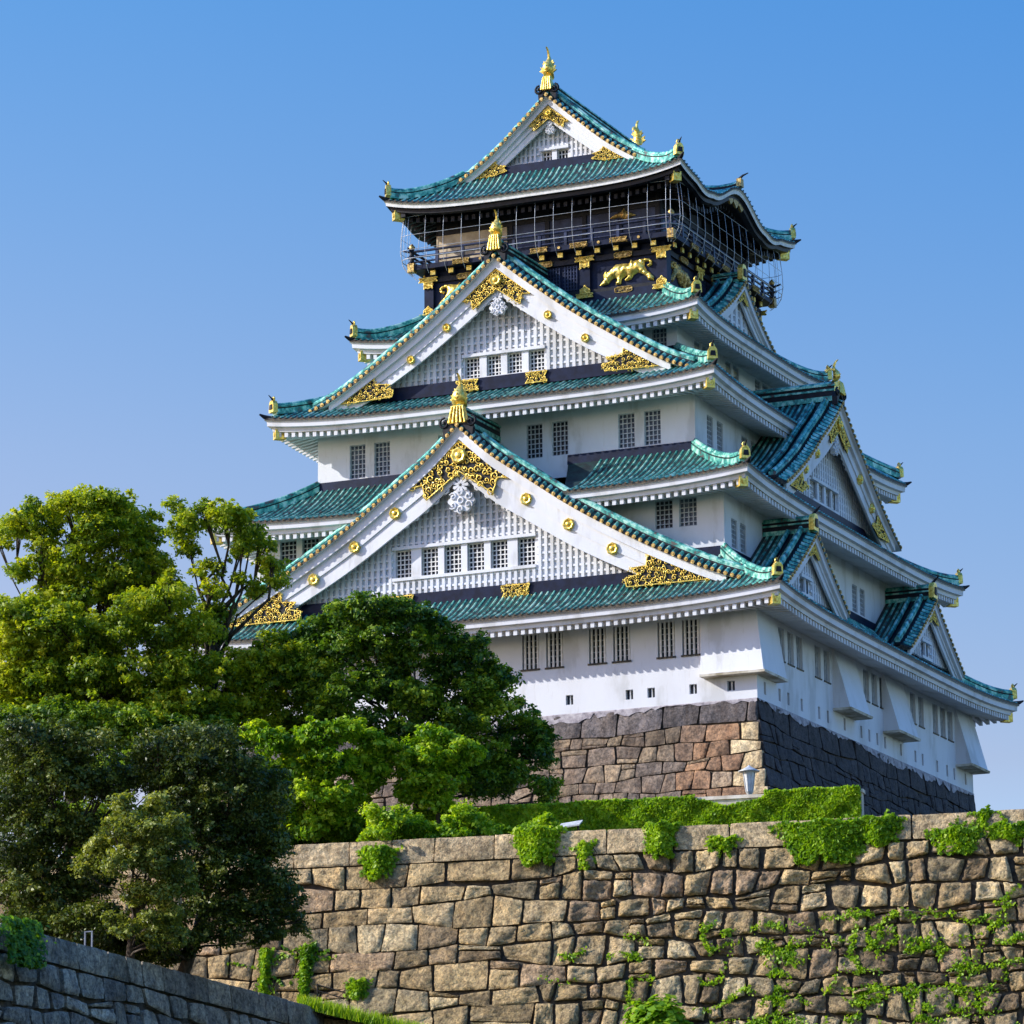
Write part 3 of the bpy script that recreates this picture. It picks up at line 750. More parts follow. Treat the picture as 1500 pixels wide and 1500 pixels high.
def gable(name, label, origin, rot, prof, yb, yback, xmax, t, bw, panel_z, band=None, wins=None, wstyle='white_lattice', ros=(), rosr=.45, apex=None, corner=None, bandgold=(), ridge=(.6, .9), small=False, finial=None, ns=40, back_barge=False, ov=.5, pendant=0, slat=.37, rec=.9, umin=None):
    Z = lambda x: cr(prof, abs(x))
    loc = Vector(origin) - L0
    top = MB()
    xs = [-xmax + 2 * xmax * i / (2 * ns) for i in range(2 * ns + 1)]
    yf = yb + ov
    # roof slab
    A = [[GF(x, Z(x) + tt, y) for x in xs] for y, tt in ((yf, .2), (yf - .5, t), (yback, t))]
    B = [[GF(x, Z(x) + .08, y) for x in xs] for y in (yf, yback)]
    top.rings(A, 0, False, False); top.rings([B[0], B[1]], 5, False, False)
    top.rings([B[0], A[0]], 2, False, False)
    for e in (0, -1):
        top.add([A[0][e], A[1][e], A[2][e], B[1][e], B[0][e]], [(0, 1, 2, 3, 4)], 2)
    sp = .38
    yk = yf - .82                                  # ridge running down the slope
    ys = []
    y = yk - .38
    ys.append(y); y -= .9
    while y > yback + .1:
        ys.append(y); y -= sp
    path = [xmax * (.03 + .97 * i / 22) for i in range(23)]
    for sg in (-1, 1):
        for y in ys:
            half_tube(top, [GF(sg * x, Z(x) + t, y) for x in path][::-1], .085, Vector((0, 1, 0)), 1)
    # short verge tiles
    arc = 0; px = None
    x = .0; lastx = 0; acc = 0.; pts = []
    N = 400
    for i in range(N + 1):
        xx = xmax * i / N; zz = Z(xx)
        if px is not None: acc += math.hypot(xx - px[0], zz - px[1])
        px = (xx, zz)
        if acc >= .40 or i == 0:
            pts.append((xx, zz)); acc = 0
    for (xx, zz) in pts:
        for sg in ((-1, 1) if xx > .05 else (1,)):
            sl = (Z(xx + .05) - Z(max(0, xx - .05))) / (.05 + min(.05, xx)) if xx > .05 else 0
            wv = Vector((1, 0, sg * sl)).normalized()
            half_tube(top, [GF(sg * xx, zz + .22, yf + .04), GF(sg * xx, zz + .22 + (t - .2) * .95, yf - .48)], .105, wv, 1)
            top.disc(GF(sg * xx, zz + .2, yf + .02), .12, (0, -1, 0), .06, 3, 9)
            top.disc(GF(sg * xx, zz + .2, yf + .075), .055, (0, -1, 0), .03, 3, 6)
    g = obj(name, top, GREEN, keep, loc)
    g.rotation_euler = (0, 0, rot)
    if label: g['label'] = label
    # descending ridges
    for sg in (-1, 1):
        h = MB(); w = .24 if not small else .17
        pp = [(sg * x, Z(x) + t) for x in path[1:]]
        for yq, q in ((yk, 1.0), (yk - .80, .8)):
            for (ww, zb, zt, mt) in ((w * q, -.05, .18 * q, 0), (w * .8 * q, .18 * q + .003, .26 * q, 1), (w * .95 * q, .26 * q + .003, .38 * q, 1)):
                h.rings([[GF(x, z + zb, yq - ww), GF(x, z + zb, yq + ww), GF(x, z + zt, yq + ww), GF(x, z + zt, yq - ww)] for x, z in pp], mt)
            h.tube([GF(x, z + .41 * q, yq) for x, z in pp], .13 * q, 1, 6)
        obj('descending_ridge', h, [M_DARK, M_GREEN], g)
    # main ridge
    rw, rh = ridge; z0 = Z(0) + t - .15
    h = MB()
    def rb(w, a, b, m, y1=yf - .35): h.hexa([GF(-w, z0 + a, yback), GF(w, z0 + a, yback), GF(w, z0 + a, y1), GF(-w, z0 + a, y1), GF(-w, z0 + b, yback), GF(w, z0 + b, yback), GF(w, z0 + b, y1), GF(-w, z0 + b, y1)], m)
    rb(rw / 2, 0, rh * .3, 1); rb(rw * .44, rh * .303, rh * .62, 0); rb(rw * .5, rh * .623, rh * .74, 1); rb(rw * .42, rh * .743, rh * .9, 0); rb(rw * .56, rh * .903, rh, 1)
    h.tube([GF(0, z0 + rh + .06, yback), GF(0, z0 + rh + .06, yf - .3)], rw * .3, 1, 8)
    obj('main_ridge', h, [M_DARK, M_GREEN], g)
    o = MB()
    if small:      # plain gold end piece
        zc = z0
        o.prism([(-.38, 0), (.38, 0), (.36, .7), (.2, .95), (-.2, .95), (-.36, .7)], lambda a, b, q: GF(a, zc + b + .1, q), yf - .34, yf - .02, 0)
        o.prism([(-.2, .2), (.2, .2), (.14, .68), (-.14, .68)], lambda a, b, q: GF(a, zc + b + .1, q), yf - .02, yf + .04, 1)
        o.tube([GF(0, zc + 1.05, yf - .2), GF(0, zc + 1.3, yf + .05), GF(0, zc + 1.5, yf + .25)], [.1, .07, .03], 1, 5)
        obj('ridge_end_ornament', o, [M_GOLD, M_DARK], g)
    else:
        w, hh, zb = finial[0], finial[1], finial[2]
        o.prism([(-w * 1.5, -.95 * hh), (-w * 1.62, -.3 * hh), (-w * 1.35, .15 * hh), (-w * .7, .05), (w * .7, .05), (w * 1.35, .15 * hh), (w * 1.62, -.3 * hh), (w * 1.5, -.95 * hh), (w * .55, -.18 * hh), (0, .0), (-w * .55, -.18 * hh)], lambda a, b, q: GF(a, zb + b, q), yf - .42, yf - .1, 1)
        for sx in (-1, 1): spiral(o, GF, (sx * w * 1.4, zb + .05 * hh), .36 * hh, 1.3, .09, 1, yf - .1, -sx, 14, 1.5)
        gold_base(o, GF, zb, yf - .2, w, hh)
        obj('ridge_end_ornament', o, [M_GOLD, M_DARK], g)
        f = MB(); shachi(f, lambda a, b, q: GF(a, b, q + yf - .45), zb + hh - .05, finial[3], 0, finial[4] if len(finial) > 4 else 1.15)
        obj('golden_fish_finial', f, M_GOLD, g)
        if back_barge:
            f = MB(); shachi(f, lambda a, b, q: GF(a, b, yback + .3 - q), zb + hh * .55, finial[3])
            obj('golden_fish_finial', f, M_GOLD, g)
    # bargeboards: outer strip, main board and moulding
    xe = xmax if umin is None else umin
    bx = [xe * i / 30 for i in range(31)]
    W = lambda x: bw[0] + (bw[1] - bw[0]) * x / xe
    for sg in (-1, 1):
        m = MB()
        def board(za, zb_, y0, y1, mt=0):
            m.rings([[GF(sg * x, Z(x) + za(x), y0), GF(sg * x, Z(x) + za(x), y1), GF(sg * x, Z(x) + zb_(x), y1), GF(sg * x, Z(x) + zb_(x), y0)] for x in bx], mt)
        board(lambda x: .10, lambda x: -.30 * W(x) * .6 - .1, yb - .1, yb + .3)
        board(lambda x: .05, lambda x: -.58 * W(x), yb - .1, yb + .12)
        board(lambda x: .05, lambda x: -W(x), yb - .1, yb + .04)
        obj('bargeboard', m, M_WHITE, g)
    # panel with vertical slats and window openings
    pz = panel_z; yp = yb - rec
    zt = lambda x: Z(x) + .02
    p = MB()
    holes = [(a, b, c, d) for a, b, c, d in (wins or [])]
    hx = sorted({h[0] for h in holes} | {h[1] for h in holes})
    xlim = max(x for x in [xe * i / 200 for i in range(201)] if zt(x) > pz)
    n = int(xlim / slat)
    grid = sorted(set([round(i * slat, 4) for i in range(-n, n + 1)]) | set(hx) | {-xlim, xlim})
    for i in range(len(grid) - 1):
        a, b = grid[i], grid[i + 1]; mx = (a + b) / 2
        hs = [h for h in holes if h[0] < mx < h[1]]
        lo = [(pz, None)]
        if hs:
            c, d = hs[0][2], hs[0][3]
            p.add([GF(a, pz, yp), GF(b, pz, yp), GF(b, c, yp), GF(a, c, yp)], [(0, 1, 2, 3)])
            p.add([GF(a, d, yp), GF(b, d, yp), GF(b, max(d, zt(abs(b))), yp), GF(a, max(d, zt(abs(a))), yp)], [(0, 1, 2, 3)])
        else:
            p.add([GF(a, pz, yp), GF(b, pz, yp), GF(b, max(pz, zt(abs(b))), yp), GF(a, max(pz, zt(abs(a))), yp)], [(0, 1, 2, 3)])
    if wins:
        w0, w1 = min(h[0] for h in holes) - .12, max(h[1] for h in holes) + .12; wz0, wz1 = holes[0][2] - .1, holes[0][3] + .1
        for z in (wz0, wz1): p.hexa([GF(w0, z - .09, yp), GF(w1, z - .09, yp), GF(w1, z - .09, yp + .24), GF(w0, z - .09, yp + .24), GF(w0, z + .09, yp), GF(w1, z + .09, yp), GF(w1, z + .09, yp + .24), GF(w0, z + .09, yp + .24)])
        for i in range(len(holes) - 1):
            a, b = holes[i][1], holes[i + 1][0]
            p.hexa([GF(a, wz0 + .09, yp - .01), GF(b, wz0 + .09, yp - .01), GF(b, wz0 + .09, yp + .12), GF(a, wz0 + .09, yp + .12), GF(a, wz1 - .09, yp - .01), GF(b, wz1 - .09, yp - .01), GF(b, wz1 - .09, yp + .12), GF(a, wz1 - .09, yp + .12)])
    for i in range(-n, n + 1):
        x = i * slat
        segs = [(pz, zt(abs(x)))]
        if wins and w0 - .1 < x < w1 + .1: segs = [(pz, wz0 - .09), (wz1 + .09, zt(abs(x)))]
        for a, b in segs:
            if b - a > .1: p.box((x - slat * .24, -(yp + .16), a), (x + slat * .24, -(yp - .01), b))
    zz = pz + .5
    while zz < Z(0) - 1:          # thin rails behind the slats
        xm = max([x for x in [xlim * i / 60 for i in range(61)] if zt(x) > zz] or [0])
        if xm > .3:
            iv = [(-xm, xm)]
            if wins and wz0 - .05 < zz < wz1 + .05: iv = [(-xm, w0), (w1, xm)]
            for a, b in iv:
                if b > a: p.box((a, -(yp + .125), zz - .06), (b, -(yp - .01), zz + .06))
        zz += .44
    obj('gable_panel', p, M_WHITE, g)
    for hgt in holes:
        wm = MB()
        src = window_mesh(0, yp, hgt, wstyle)
        obj('gable_window', src, WM, g)
    if band:
        z0_, z1_, hw = band
        m = MB(); yq = yb - .55
        m.hexa([GF(-hw - 1, z0_, yq - .4), GF(hw + 1, z0_, yq - .4), GF(hw + 1, z0_, yq), GF(-hw - 1, z0_, yq), GF(-hw, z1_, yq - .4), GF(hw, z1_, yq - .4), GF(hw, z1_, yq), GF(-hw, z1_, yq)], 0)
        obj('tie_beam', m, M_BLACK, g)
        for (a, b) in bandgold:
            m = MB(); c = (z0_ + z1_) / 2; d = (z1_ - z0_) * .4
            scroll_plate(m, [(a, c - d), (b, c - d), (b - .2, c), (b, c + d), (a, c + d), (a + .2, c)], GF, yq + .003, .13, (0, 1), .035, 26)
            obj('gold_fitting', m, [M_GOLD, M_DARK], g)
    for (x, z) in ros:
        for sg in (-1, 1):
            m = MB(); rosette(m, (sg * x, z), rosr, GF, yb + .05)
            obj('gold_rosette', m, M_GOLD if not small else M_OLDGOLD, g)
    if apex:
        m = MB(); poly, rs_, cnt, disc = apex
        full = poly + [(-x, z) for x, z in poly[::-1] if x > 1e-6]
        scroll_plate(m, full, GF, yb + .13, rs_, (0, 1), rs_ * .22, cnt)
        if disc: rosette(m, disc[:2], disc[2], GF, yb + .2)
        obj('gold_apex_plate', m, [M_GOLD, M_DARK], g)
    if corner:
        for sg in (-1, 1):
            m = MB()
            scroll_plate(m, [(sg * x, z) for x, z in corner[0]], GF, yb + .13, corner[1], (0, 1), corner[1] * .25, corner[2])
            obj('gold_corner_plate', m, [M_GOLD, M_DARK], g)
    if pendant:
        m = MB(); s = pendant; zc = apex[0][-1][1] - .75 * s if apex else Z(0) - 2 * s
        y = yb + .02
        m.prism([(.75 * s * math.cos(a) * (1 + .12 * math.cos(6 * a)), zc - .9 * s + .62 * s * math.sin(a) * (1 + .12 * math.cos(6 * a))) for a in [i * 6.2832 / 36 for i in range(36)]], GF, y - .25, y, 0)
        m.tube([GF(.17 * s * math.cos(a), zc - .9 * s + .17 * s * math.sin(a), y + .03) for a in [i * 6.2832 / 14 for i in range(15)]], .07 * s, 0, 5)
        for q in range(6):
            a = q * 1.047 + .52
            spiral(m, GF, (.55 * s * math.cos(a), zc - .9 * s + .5 * s * math.sin(a)), .25 * s, 1.2, .07 * s, 0, y + .03, 1 if q % 2 else -1, 11, a)
        for q in range(9):
            a = q * 6.2832 / 9
            m.prism([(.1 * s * math.cos(a - .5), zc + .1 * s * math.sin(a - .5)), (.44 * s * math.cos(a - .22), zc + .44 * s * math.sin(a - .22)), (.5 * s * math.cos(a), zc + .5 * s * math.sin(a)), (.44 * s * math.cos(a + .22), zc + .44 * s * math.sin(a + .22)), (.1 * s * math.cos(a + .5), zc + .1 * s * math.sin(a + .5))], GF, y - .2, y + .08, 0)
        for sg in (-1, 1):
            for i in range(5):
                x = sg * (1.0 + i * .62) * s; zc2 = Z(abs(x)) - W(abs(x)) * .93
                spiral(m, GF, (x, zc2), (.42 - i * .045) * s, 1.25, .075 * s, 0, y - .1 - .02 * i, -sg, 13, 1.57 + sg * .6)
        obj('carved_pendant', m, M_WHITE, g)
    return g

PA = [(0, 16.72), (1.9, 14.97), (3.8, 13.6), (7.1, 11.3), (10.5, 9.3), (13, 8.0), (15.2, 6.98), (17.3, 6.2)]
gA = gable('gable', 'lowest and largest front gable with six windows', (-.4, 0, 0), 0, PA, 19.0, 14.15, 16.9, .52, (2.6, 1.5), 7.55,
    band=(6.75, 7.72, 10.2), wins=[(-4.52, -3.5, 8.75, 10.35), (-2.87, -1.83, 8.75, 10.35), (-1.45, -.4, 8.75, 10.35), (-.02, 1.02, 8.75, 10.35), (1.42, 2.46, 8.75, 10.35), (3.08, 4.1, 8.75, 10.35)],
    ros=[(4.05, 12.3), (6.6, 10.6), (9.2, 8.97)], rosr=.34,
    apex=([(0, 16.05), (3.15, 13.62), (2.3, 13.72), (2.2, 13.3), (2.05, 12.85), (0, 14.3)], .23, 70, (0, 15.2, .46)),
    corner=([(11.3, 8.42), (11.2, 7.8), (10.3, 7.75), (10.75, 7.35), (9.95, 7.2), (10.05, 6.72), (11.8, 6.72), (15.1, 6.72), (13.0, 7.65)], .17, 46),
    bandgold=[(-5.0, -3.2), (2.2, 3.95)], finial=(.58, .98, 17.05, .84, 1.5), pendant=1.0, umin=15.9)
PB = [(0, 27.72), (1.95, 26.1), (4.77, 23.95), (7.18, 22.35), (9.0, 21.2), (10.6, 20.28), (12.3, 19.6)]
gB = gable('gable', 'middle front gable with four windows', (0, 0, 0), 0, PB, 14.6, 7.9, 12.0, .5, (1.95, 1.15), 20.95,
    band=(20.3, 21.06, 7.2), wins=[(-2.5, -1.55, 21.15, 22.4), (-1.1, -.2, 21.15, 22.4), (.2, 1.12, 21.15, 22.4), (1.55, 2.5, 21.15, 22.4)],
    ros=[(3.2, 24.1), (5.5, 22.45)], rosr=.25,
    apex=([(0, 27.2), (2.15, 25.5), (1.6, 25.55), (1.5, 24.95), (0, 26.05)], .16, 66, (0, 26.55, .36)),
    corner=([(7.9, 21.65), (7.8, 21.2), (6.8, 21.1), (7.3, 20.85), (6.6, 20.75), (6.7, 20.35), (8.2, 20.3), (10.5, 20.28), (9.0, 21.0)], .14, 40),
    bandgold=[(1.5, 2.85), (-2.9, -1.5)], finial=(.42, .90, 28.3, .68, 1.5), pendant=.66, umin=10.75, slat=.4, ridge=(.55, .85))
PC = [(0, 39.82), (1.98, 38.02), (3.67, 36.55), (5.3, 35.45), (6.3, 34.9)]
gC = gable('gable', 'topmost front gable under the ridge with two golden fish', (.1, 0, 0), 0, PC, 6.9, -7.3, 5.95, .42, (1.35, .8), 35.75,
    band=(35.25, 35.95, 3.2), wins=[(-.78, -.1, 35.98, 36.82), (.22, .9, 35.98, 36.82)],
    apex=([(0, 39.35), (1.3, 38.3), (1.0, 38.28), (.95, 37.95), (0, 38.62)], .1, 60, (0, 38.95, .22)),
    corner=([(3.5, 36.35), (3.4, 36.1), (2.8, 36.0), (3.2, 35.9), (2.75, 35.7), (3.6, 35.5), (5.0, 35.5), (4.2, 35.95)], .1, 34),
    bandgold=[(-.5, .4)], finial=(.36, .82, 40.35, .83, 1.15), pendant=.4, umin=5.5, slat=.3, ridge=(.5, .75), back_barge=True, rec=.6)
H = math.pi / 2
PG = [(0, 20.62), (1.8, 19.15), (3.7, 17.8), (6.2, 15.95), (9.2, 14.15), (10.6, 13.5)]
gG = gable('gable', 'large side gable with four windows and a golden fish', (0, 0, 0), H, PG, 15.25, 8.9, 10.1, .5, (1.9, 1.1), 14.5,
    band=(13.9, 14.5, 6.3), wins=[(-2.2, -1.3, 14.72, 15.85), (-1.0, -.1, 14.72, 15.85), (.2, 1.05, 14.72, 15.85), (1.35, 2.15, 14.72, 15.85)],
    ros=[(3.75, 17.0), (5.8, 15.65)], rosr=.3,
    apex=([(0, 20.1), (1.9, 18.6), (1.5, 18.6), (1.4, 18.1), (0, 19.1)], .16, 50, (0, 19.5, .32)),
    corner=([(6.6, 15.35), (6.4, 14.8), (5.6, 14.6), (6.6, 14.1), (8.6, 14.1), (7.4, 14.85)], .14, 30),
    finial=(.42, .75, 21.35, .62), pendant=.6, umin=9.5, slat=.4, ridge=(.6, 1.0))
PS = [(0, 10.45), (2.2, 8.75), (4.6, 7.05), (5.6, 6.45)]
for y, lb in ((-10.5, 'small side gable nearest the front corner'), (10.7, 'small side gable nearest the back corner')):
    gable('gable', lb, (0, y, 0), H, PS, 17.26, 14.5, 5.2, .42, (1.0, .7), 7.1, band=(6.7, 7.1, 3.2), wins=[(-.75, -.08, 7.25, 8.1), (.08, .75, 7.25, 8.1)], wstyle='lattice',
          apex=([(0, 10.1), (.9, 9.3), (.65, 9.25), (0, 9.55)], .1, 18, None), small=True, umin=5.0, slat=.4, ridge=(.55, .8), rec=.5, ov=.4)
PT = [(0, 28.7), (2, 27.15), (4.3, 25.75), (5.2, 25.3)]
gable('gable', 'small plain side gable below the balcony', (0, -.3, 0), H, PT, 9.55, 7.8, 4.9, .4, (.9, .6), 25.9, apex=([(0, 28.3), (.8, 27.6), (.5, 27.6), (0, 27.9)], .1, 14, None), small=True, umin=4.7, slat=.8, ridge=(.45, .5), rec=.4, ov=.35)
# ridge of the bow-shaped eave on the top roof
for k in (1, 3):
    m = MB(); fn = SIDE[k]
    pts = [Vector(fn(0, o, T5.pt(k, 0, (9.64 - o) / (9.64 - 5.6))[2] + .05)) for o in (9.55, 9.0, 8.2, 7.2, 6.2)]
    m.rings([[p + Vector((0, s * .2, 0)) + Vector((0, 0, h)) for s, h in ((-1, 0), (1, 0), (1, .32), (-1, .32))] for p in pts], 0)
    m.tube([p + Vector((0, 0, .36)) for p in pts], .16, 1, 6)
    c = pts[0] + Vector((0, 0, .2)); sg = 1 if k == 1 else -1
    m.prism([(-.26, -.1), (.26, -.1), (.22, .4), (-.22, .4)], lambda a, b, q: c + Vector((sg * q, a, b)), -.1, .2, 2)
    m.tube([c + Vector((0, 0, .4)), c + Vector((sg * .25, 0, .6)), c + Vector((sg * .6, 0, .72))], [.1, .07, .03], 0, 5)
    obj('bow_eave_ridge', m, [M_DARK, M_GREEN, M_OLDGOLD], roof5)
    m = MB(); zc = T5.ze(k, 0) - .75
    for a in (-.9, 0, .9):
        m.prism([(a - .42, zc - .1), (a, zc - .42), (a + .42, zc - .1), (a + .3, zc + .3), (a - .3, zc + .3)], lambda x, z, y: fn(x, z * 0 + 9.25 + y, z), -.05, .08, 0)
    obj('gold_fitting', m, M_OLDGOLD, roof5)

# ------------------------------------------------------------------ black upper storey, balcony and lookout room
bl = MB()
bl.box((-7.65, -7.65, 26.3), (7.65, 7.65, 29.95), 0)
for k in range(4):
    fn = SIDE[k]
    def bx(x0, x1, z0, z1, y0, y1, m, mb=bl): mb.hexa([fn(x0, y0, z0), fn(x1, y0, z0), fn(x1, y1, z0), fn(x0, y1, z0), fn(x0, y0, z1), fn(x1, y0, z1), fn(x1, y1, z1), fn(x0, y1, z1)], m)
    bx(-7.6, 7.6, 26.9, 27.4, 7.6, 7.76, 1); bx(-7.6, 7.6, 29.1, 29.42, 7.6, 7.80, 1)
black = obj('upper_wall', bl, [M_BLACK, M_DARK], keep, NEG)
for k in range(4):
    fn = SIDE[k]
    for a in (-7.55, -2.66, 2.66, 7.55):
        if abs(a) > 7 and k in (1, 3): continue
        p = MB(); g = MB()
        o1 = 7.86
        p.hexa([fn(a - .3, 7.2, 26.6), fn(a + .3, 7.2, 26.6), fn(a + .3, o1, 26.6), fn(a - .3, o1, 26.6), fn(a - .3, 7.2, 29.5), fn(a + .3, 7.2, 29.5), fn(a + .3, o1, 29.5), fn(a - .3, o1, 29.5)])
        po = obj('pillar', p, M_BLACK, black)
        F = lambda x, z, y: fn(x, y, z)
        scroll_plate(g, [(a - .62, 29.15), (a + .62, 29.15), (a + .5, 29.28), (a + .62, 29.41), (a - .62, 29.41), (a - .5, 29.28)], F, o1 + .003, .08, (0, 0), .03, 14)
        scroll_plate(g, [(a - .28, 28.72), (a - .14, 28.8), (a, 28.72), (a + .14, 28.8), (a + .28, 28.72), (a + .28, 29.1), (a - .28, 29.1)], F, o1 + .003, .07, (0, 0), .03, 8)
        obj('gold_fitting', g, M_GOLD, black); g = MB()
        scroll_plate(g, [(a - .3, 26.92), (a + .3, 26.92), (a + .3, 27.4), (a + .1, 27.52), (a, 27.65), (a - .1, 27.52), (a - .3, 27.4)], F, o1 + .003, .08, (0, 0), .03, 12)
        scroll_plate(g, [(a - .55, 26.88), (a + .55, 26.88), (a + .46, 27.0), (a + .55, 27.12), (a - .55, 27.12), (a - .46, 27.0)], F, o1 + .08, .08, (0, 0), .03, 10)
        obj('gold_fitting', g, M_GOLD, black)
    F = lambda x, z, y: fn(x, y, z)
    for i in range(-6, 7):
        a = i * 1.19
        if k == 2: continue
        sq = MB()
        sq.prism([(a - .16, 29.50), (a + .16, 29.50), (a + .16, 29.78), (a - .16, 29.78)], F, 8.05, 8.16, 1)
        sq.hexa([fn(a - .19, 7.6, 29.46), fn(a + .19, 7.6, 29.46), fn(a + .19, 8.05, 29.46), fn(a - .19, 8.05, 29.46), fn(a - .19, 7.6, 29.82), fn(a + .19, 7.6, 29.82), fn(a + .19, 8.05, 29.82), fn(a - .19, 8.05, 29.82)], 0)
        obj('beam_end', sq, [M_BLACK, M_GOLD], black)
    for a in (-5.1, 0, 5.1):
        for z in (29.26, 27.12):
            if a == 0 and z < 28 or k == 2: continue
            g = MB()
            scroll_plate(g, [(a - .55, z - .1), (a - .4, z - .16), (a + .4, z - .16), (a + .55, z - .1), (a + .55, z + .1), (a + .4, z + .16), (a - .4, z + .16), (a - .55, z + .1)], F, 7.803, .08, (0, 0), .03, 10)
            obj('gold_fitting', g, M_OLDGOLD, black)
    w = MB()          # lattice shutters between the pillars
    for i in range(4):
        x0 = -2.2 + i * 1.12
        for j in range(5):
            x = x0 + .1 + j * .19
            w.hexa([fn(x, 7.65, 27.5), fn(x + .07, 7.65, 27.5), fn(x + .07, 7.72, 27.5), fn(x, 7.72, 27.5), fn(x, 7.65, 29.0), fn(x + .07, 7.65, 29.0), fn(x + .07, 7.72, 29.0), fn(x, 7.72, 29.0)], 0)
        for j in range(7):
            z = 27.55 + j * .22
            w.hexa([fn(x0, 7.65, z), fn(x0 + .95, 7.65, z), fn(x0 + .95, 7.70, z), fn(x0, 7.70, z), fn(x0, 7.65, z + .05), fn(x0 + .95, 7.65, z + .05), fn(x0 + .95, 7.70, z + .05), fn(x0, 7.70, z + .05)], 0)
    obj('shutter', w, M_BLUEGLASS, black)
TG = [(800,1085),(835,1040),(830,1000),(850,968),(870,975),(905,945),(935,915),(1000,905),(1050,905),(1065,870),(1085,885),(1150,865),(1215,860),(1242,880),(1238,915),(1210,930),(1196,915),(1222,900),(1220,885),(1180,885),(1175,920),(1195,960),(1230,985),(1255,1015),(1250,1040),(1205,1038),(1200,1015),(1165,990),(1120,975),(1085,1000),(1060,1035),(1020,1050),(1010,1040),(1035,1010),(1030,1000),(985,1030),(975,1075),(935,1080),(935,1060),(950,1040),(930,1020),(895,1040),(870,1075),(810,1090)]
def tiger_pts(): return [(3.54 + (px - 800) * .00758, 27.60 - ((py - 1085) + .13 * (px - 800)) * .0074) for px, py in TG]
def relief(name, pts, fn, y, mat, parent):
    """raised relief: outline with a thickness, domed towards its middle"""
    import bmesh
    bm = bmesh.new()
    vs = [bm.verts.new((x, z, 0)) for x, z in pts]
    es = [bm.edges.new((vs[i], vs[(i + 1) % len(vs)])) for i in range(len(vs))]
    bmesh.ops.triangle_fill(bm, use_beauty=True, edges=es)
    bmesh.ops.subdivide_edges(bm, edges=bm.edges[:], cuts=4, use_grid_fill=True)
    bmesh.ops.triangulate(bm, faces=bm.faces[:])
    seg = [(Vector((*pts[i], 0)), Vector((*pts[(i + 1) % len(pts)], 0))) for i in range(len(pts))]
    def dist(p):
        best = 9
        for a, b in seg:
            t = max(0, min(1, (p - a).dot(b - a) / max(1e-9, (b - a).length_squared)))
            best = min(best, (a + (b - a) * t - p).length)
        return best
    mb = MB(); vv = []
    for v in bm.verts:
        d = dist(v.co); hgt = .07 + .30 * min(1, (d / .28))**.6 * .7 + ((.035 * math.sin(v.co.x * 17 + 6 * math.sin(v.co.y * 5)) + .02 * math.sin(v.co.y * 31)) if d > .05 else 0)
        vv.append(fn(v.co.x, v.co.y, y + hgt))
    bm.verts.index_update()
    mb.add(vv, [tuple(v.index for v in f.verts) for f in bm.faces], 0, True)
    n = len(pts); a = [fn(x, z, y) for x, z in pts]; b = [fn(x, z, y + .07) for x, z in pts]
    mb.add(a + b, [(i, (i + 1) % n, (i + 1) % n + n, i + n) for i in range(n)], 0)
    bm.free()
    return obj(name, mb, mat, parent)
tp = tiger_pts()
for k in (0, 1, 3):
    F = (lambda x, z, y, k=k: SIDE[k](x, y, z))
    relief('gold_tiger_relief', tp, F, 7.66, M_GOLD if k != 1 else M_OLDGOLD, black)
    relief('gold_tiger_relief', [(-x, z) for x, z in tp][::-1], F, 7.66, M_GOLD if k != 1 else M_OLDGOLD, black)
# balcony
b = MB()
b.box((-8.5, -8.5, 29.83), (8.5, 8.5, 30.12), 0)
balc = obj('balcony', b, [M_BLACK], keep, NEG)
for k in range(4):
    fn = SIDE[k]; F = lambda x, z, y: fn(x, y, z)
    m = MB()
    def bx(x0, x1, z0, z1, y0, y1, q): m.hexa([fn(x0, y0, z0), fn(x1, y0, z0), fn(x1, y1, z0), fn(x0, y1, z0), fn(x0, y0, z1), fn(x1, y0, z1), fn(x1, y1, z1), fn(x0, y1, z1)], q)
    for (z, t_, e) in ((30.34, .06, .25), (30.66, .07, .3)):
        m.tube([fn(-8.4 - e, 8.4, z), fn(8.4 + e, 8.4, z)], t_, 0, 6)
    m.tube([fn(-9.0, 8.4, 31.12), fn(-8.5, 8.4, 31.0), fn(0, 8.4, 30.98), fn(8.5, 8.4, 31.0), fn(9.0, 8.4, 31.12)], [.05, .08, .08, .08, .05], 0, 6)
    for i in range(-5, 6):
        a = i * 1.68
        if abs(a) == 8.4 and k % 2: continue
        bx(a - .09, a + .09, 30.123, 30.9, 8.31, 8.49, 0)
    obj('railing', m, [M_BLUEGLASS], balc)
    for i in range(-2, 3):
        if k == 2: break
        g = MB()
        a = i * 2.55
        scroll_plate(g, [(a - .55, 29.86), (a + .55, 29.86), (a + .48, 30.0), (a + .55, 30.12), (a - .55, 30.12), (a - .48, 30.0)], F, 8.503, .07, (0, 0), .03, 12)
        obj('gold_fitting', g, M_OLDGOLD, balc); g = MB()
        g.disc(fn(a + 1.27, 8.5, 30.0), .09, Vector(fn(0, 1, 0)), .06, 0, 8)
        obj('gold_stud', g, M_OLDGOLD, balc)
    c = MB()
    c.tube([fn(8.4, 8.4, 30.1), fn(8.4, 8.4, 31.15)], .14, 0, 8); c.tube([fn(8.4, 8.4, 31.15), fn(8.4, 8.4, 31.3), fn(8.4, 8.4, 31.5)], [.16, .2, .04], 1, 8)
    c.prism([(8.2, 29.7), (8.6, 29.7), (8.6, 30.25), (8.2, 30.25)], F, 8.2, 8.62, 1)
    obj('corner_post', c, [M_DARK, M_OLDGOLD], balc)
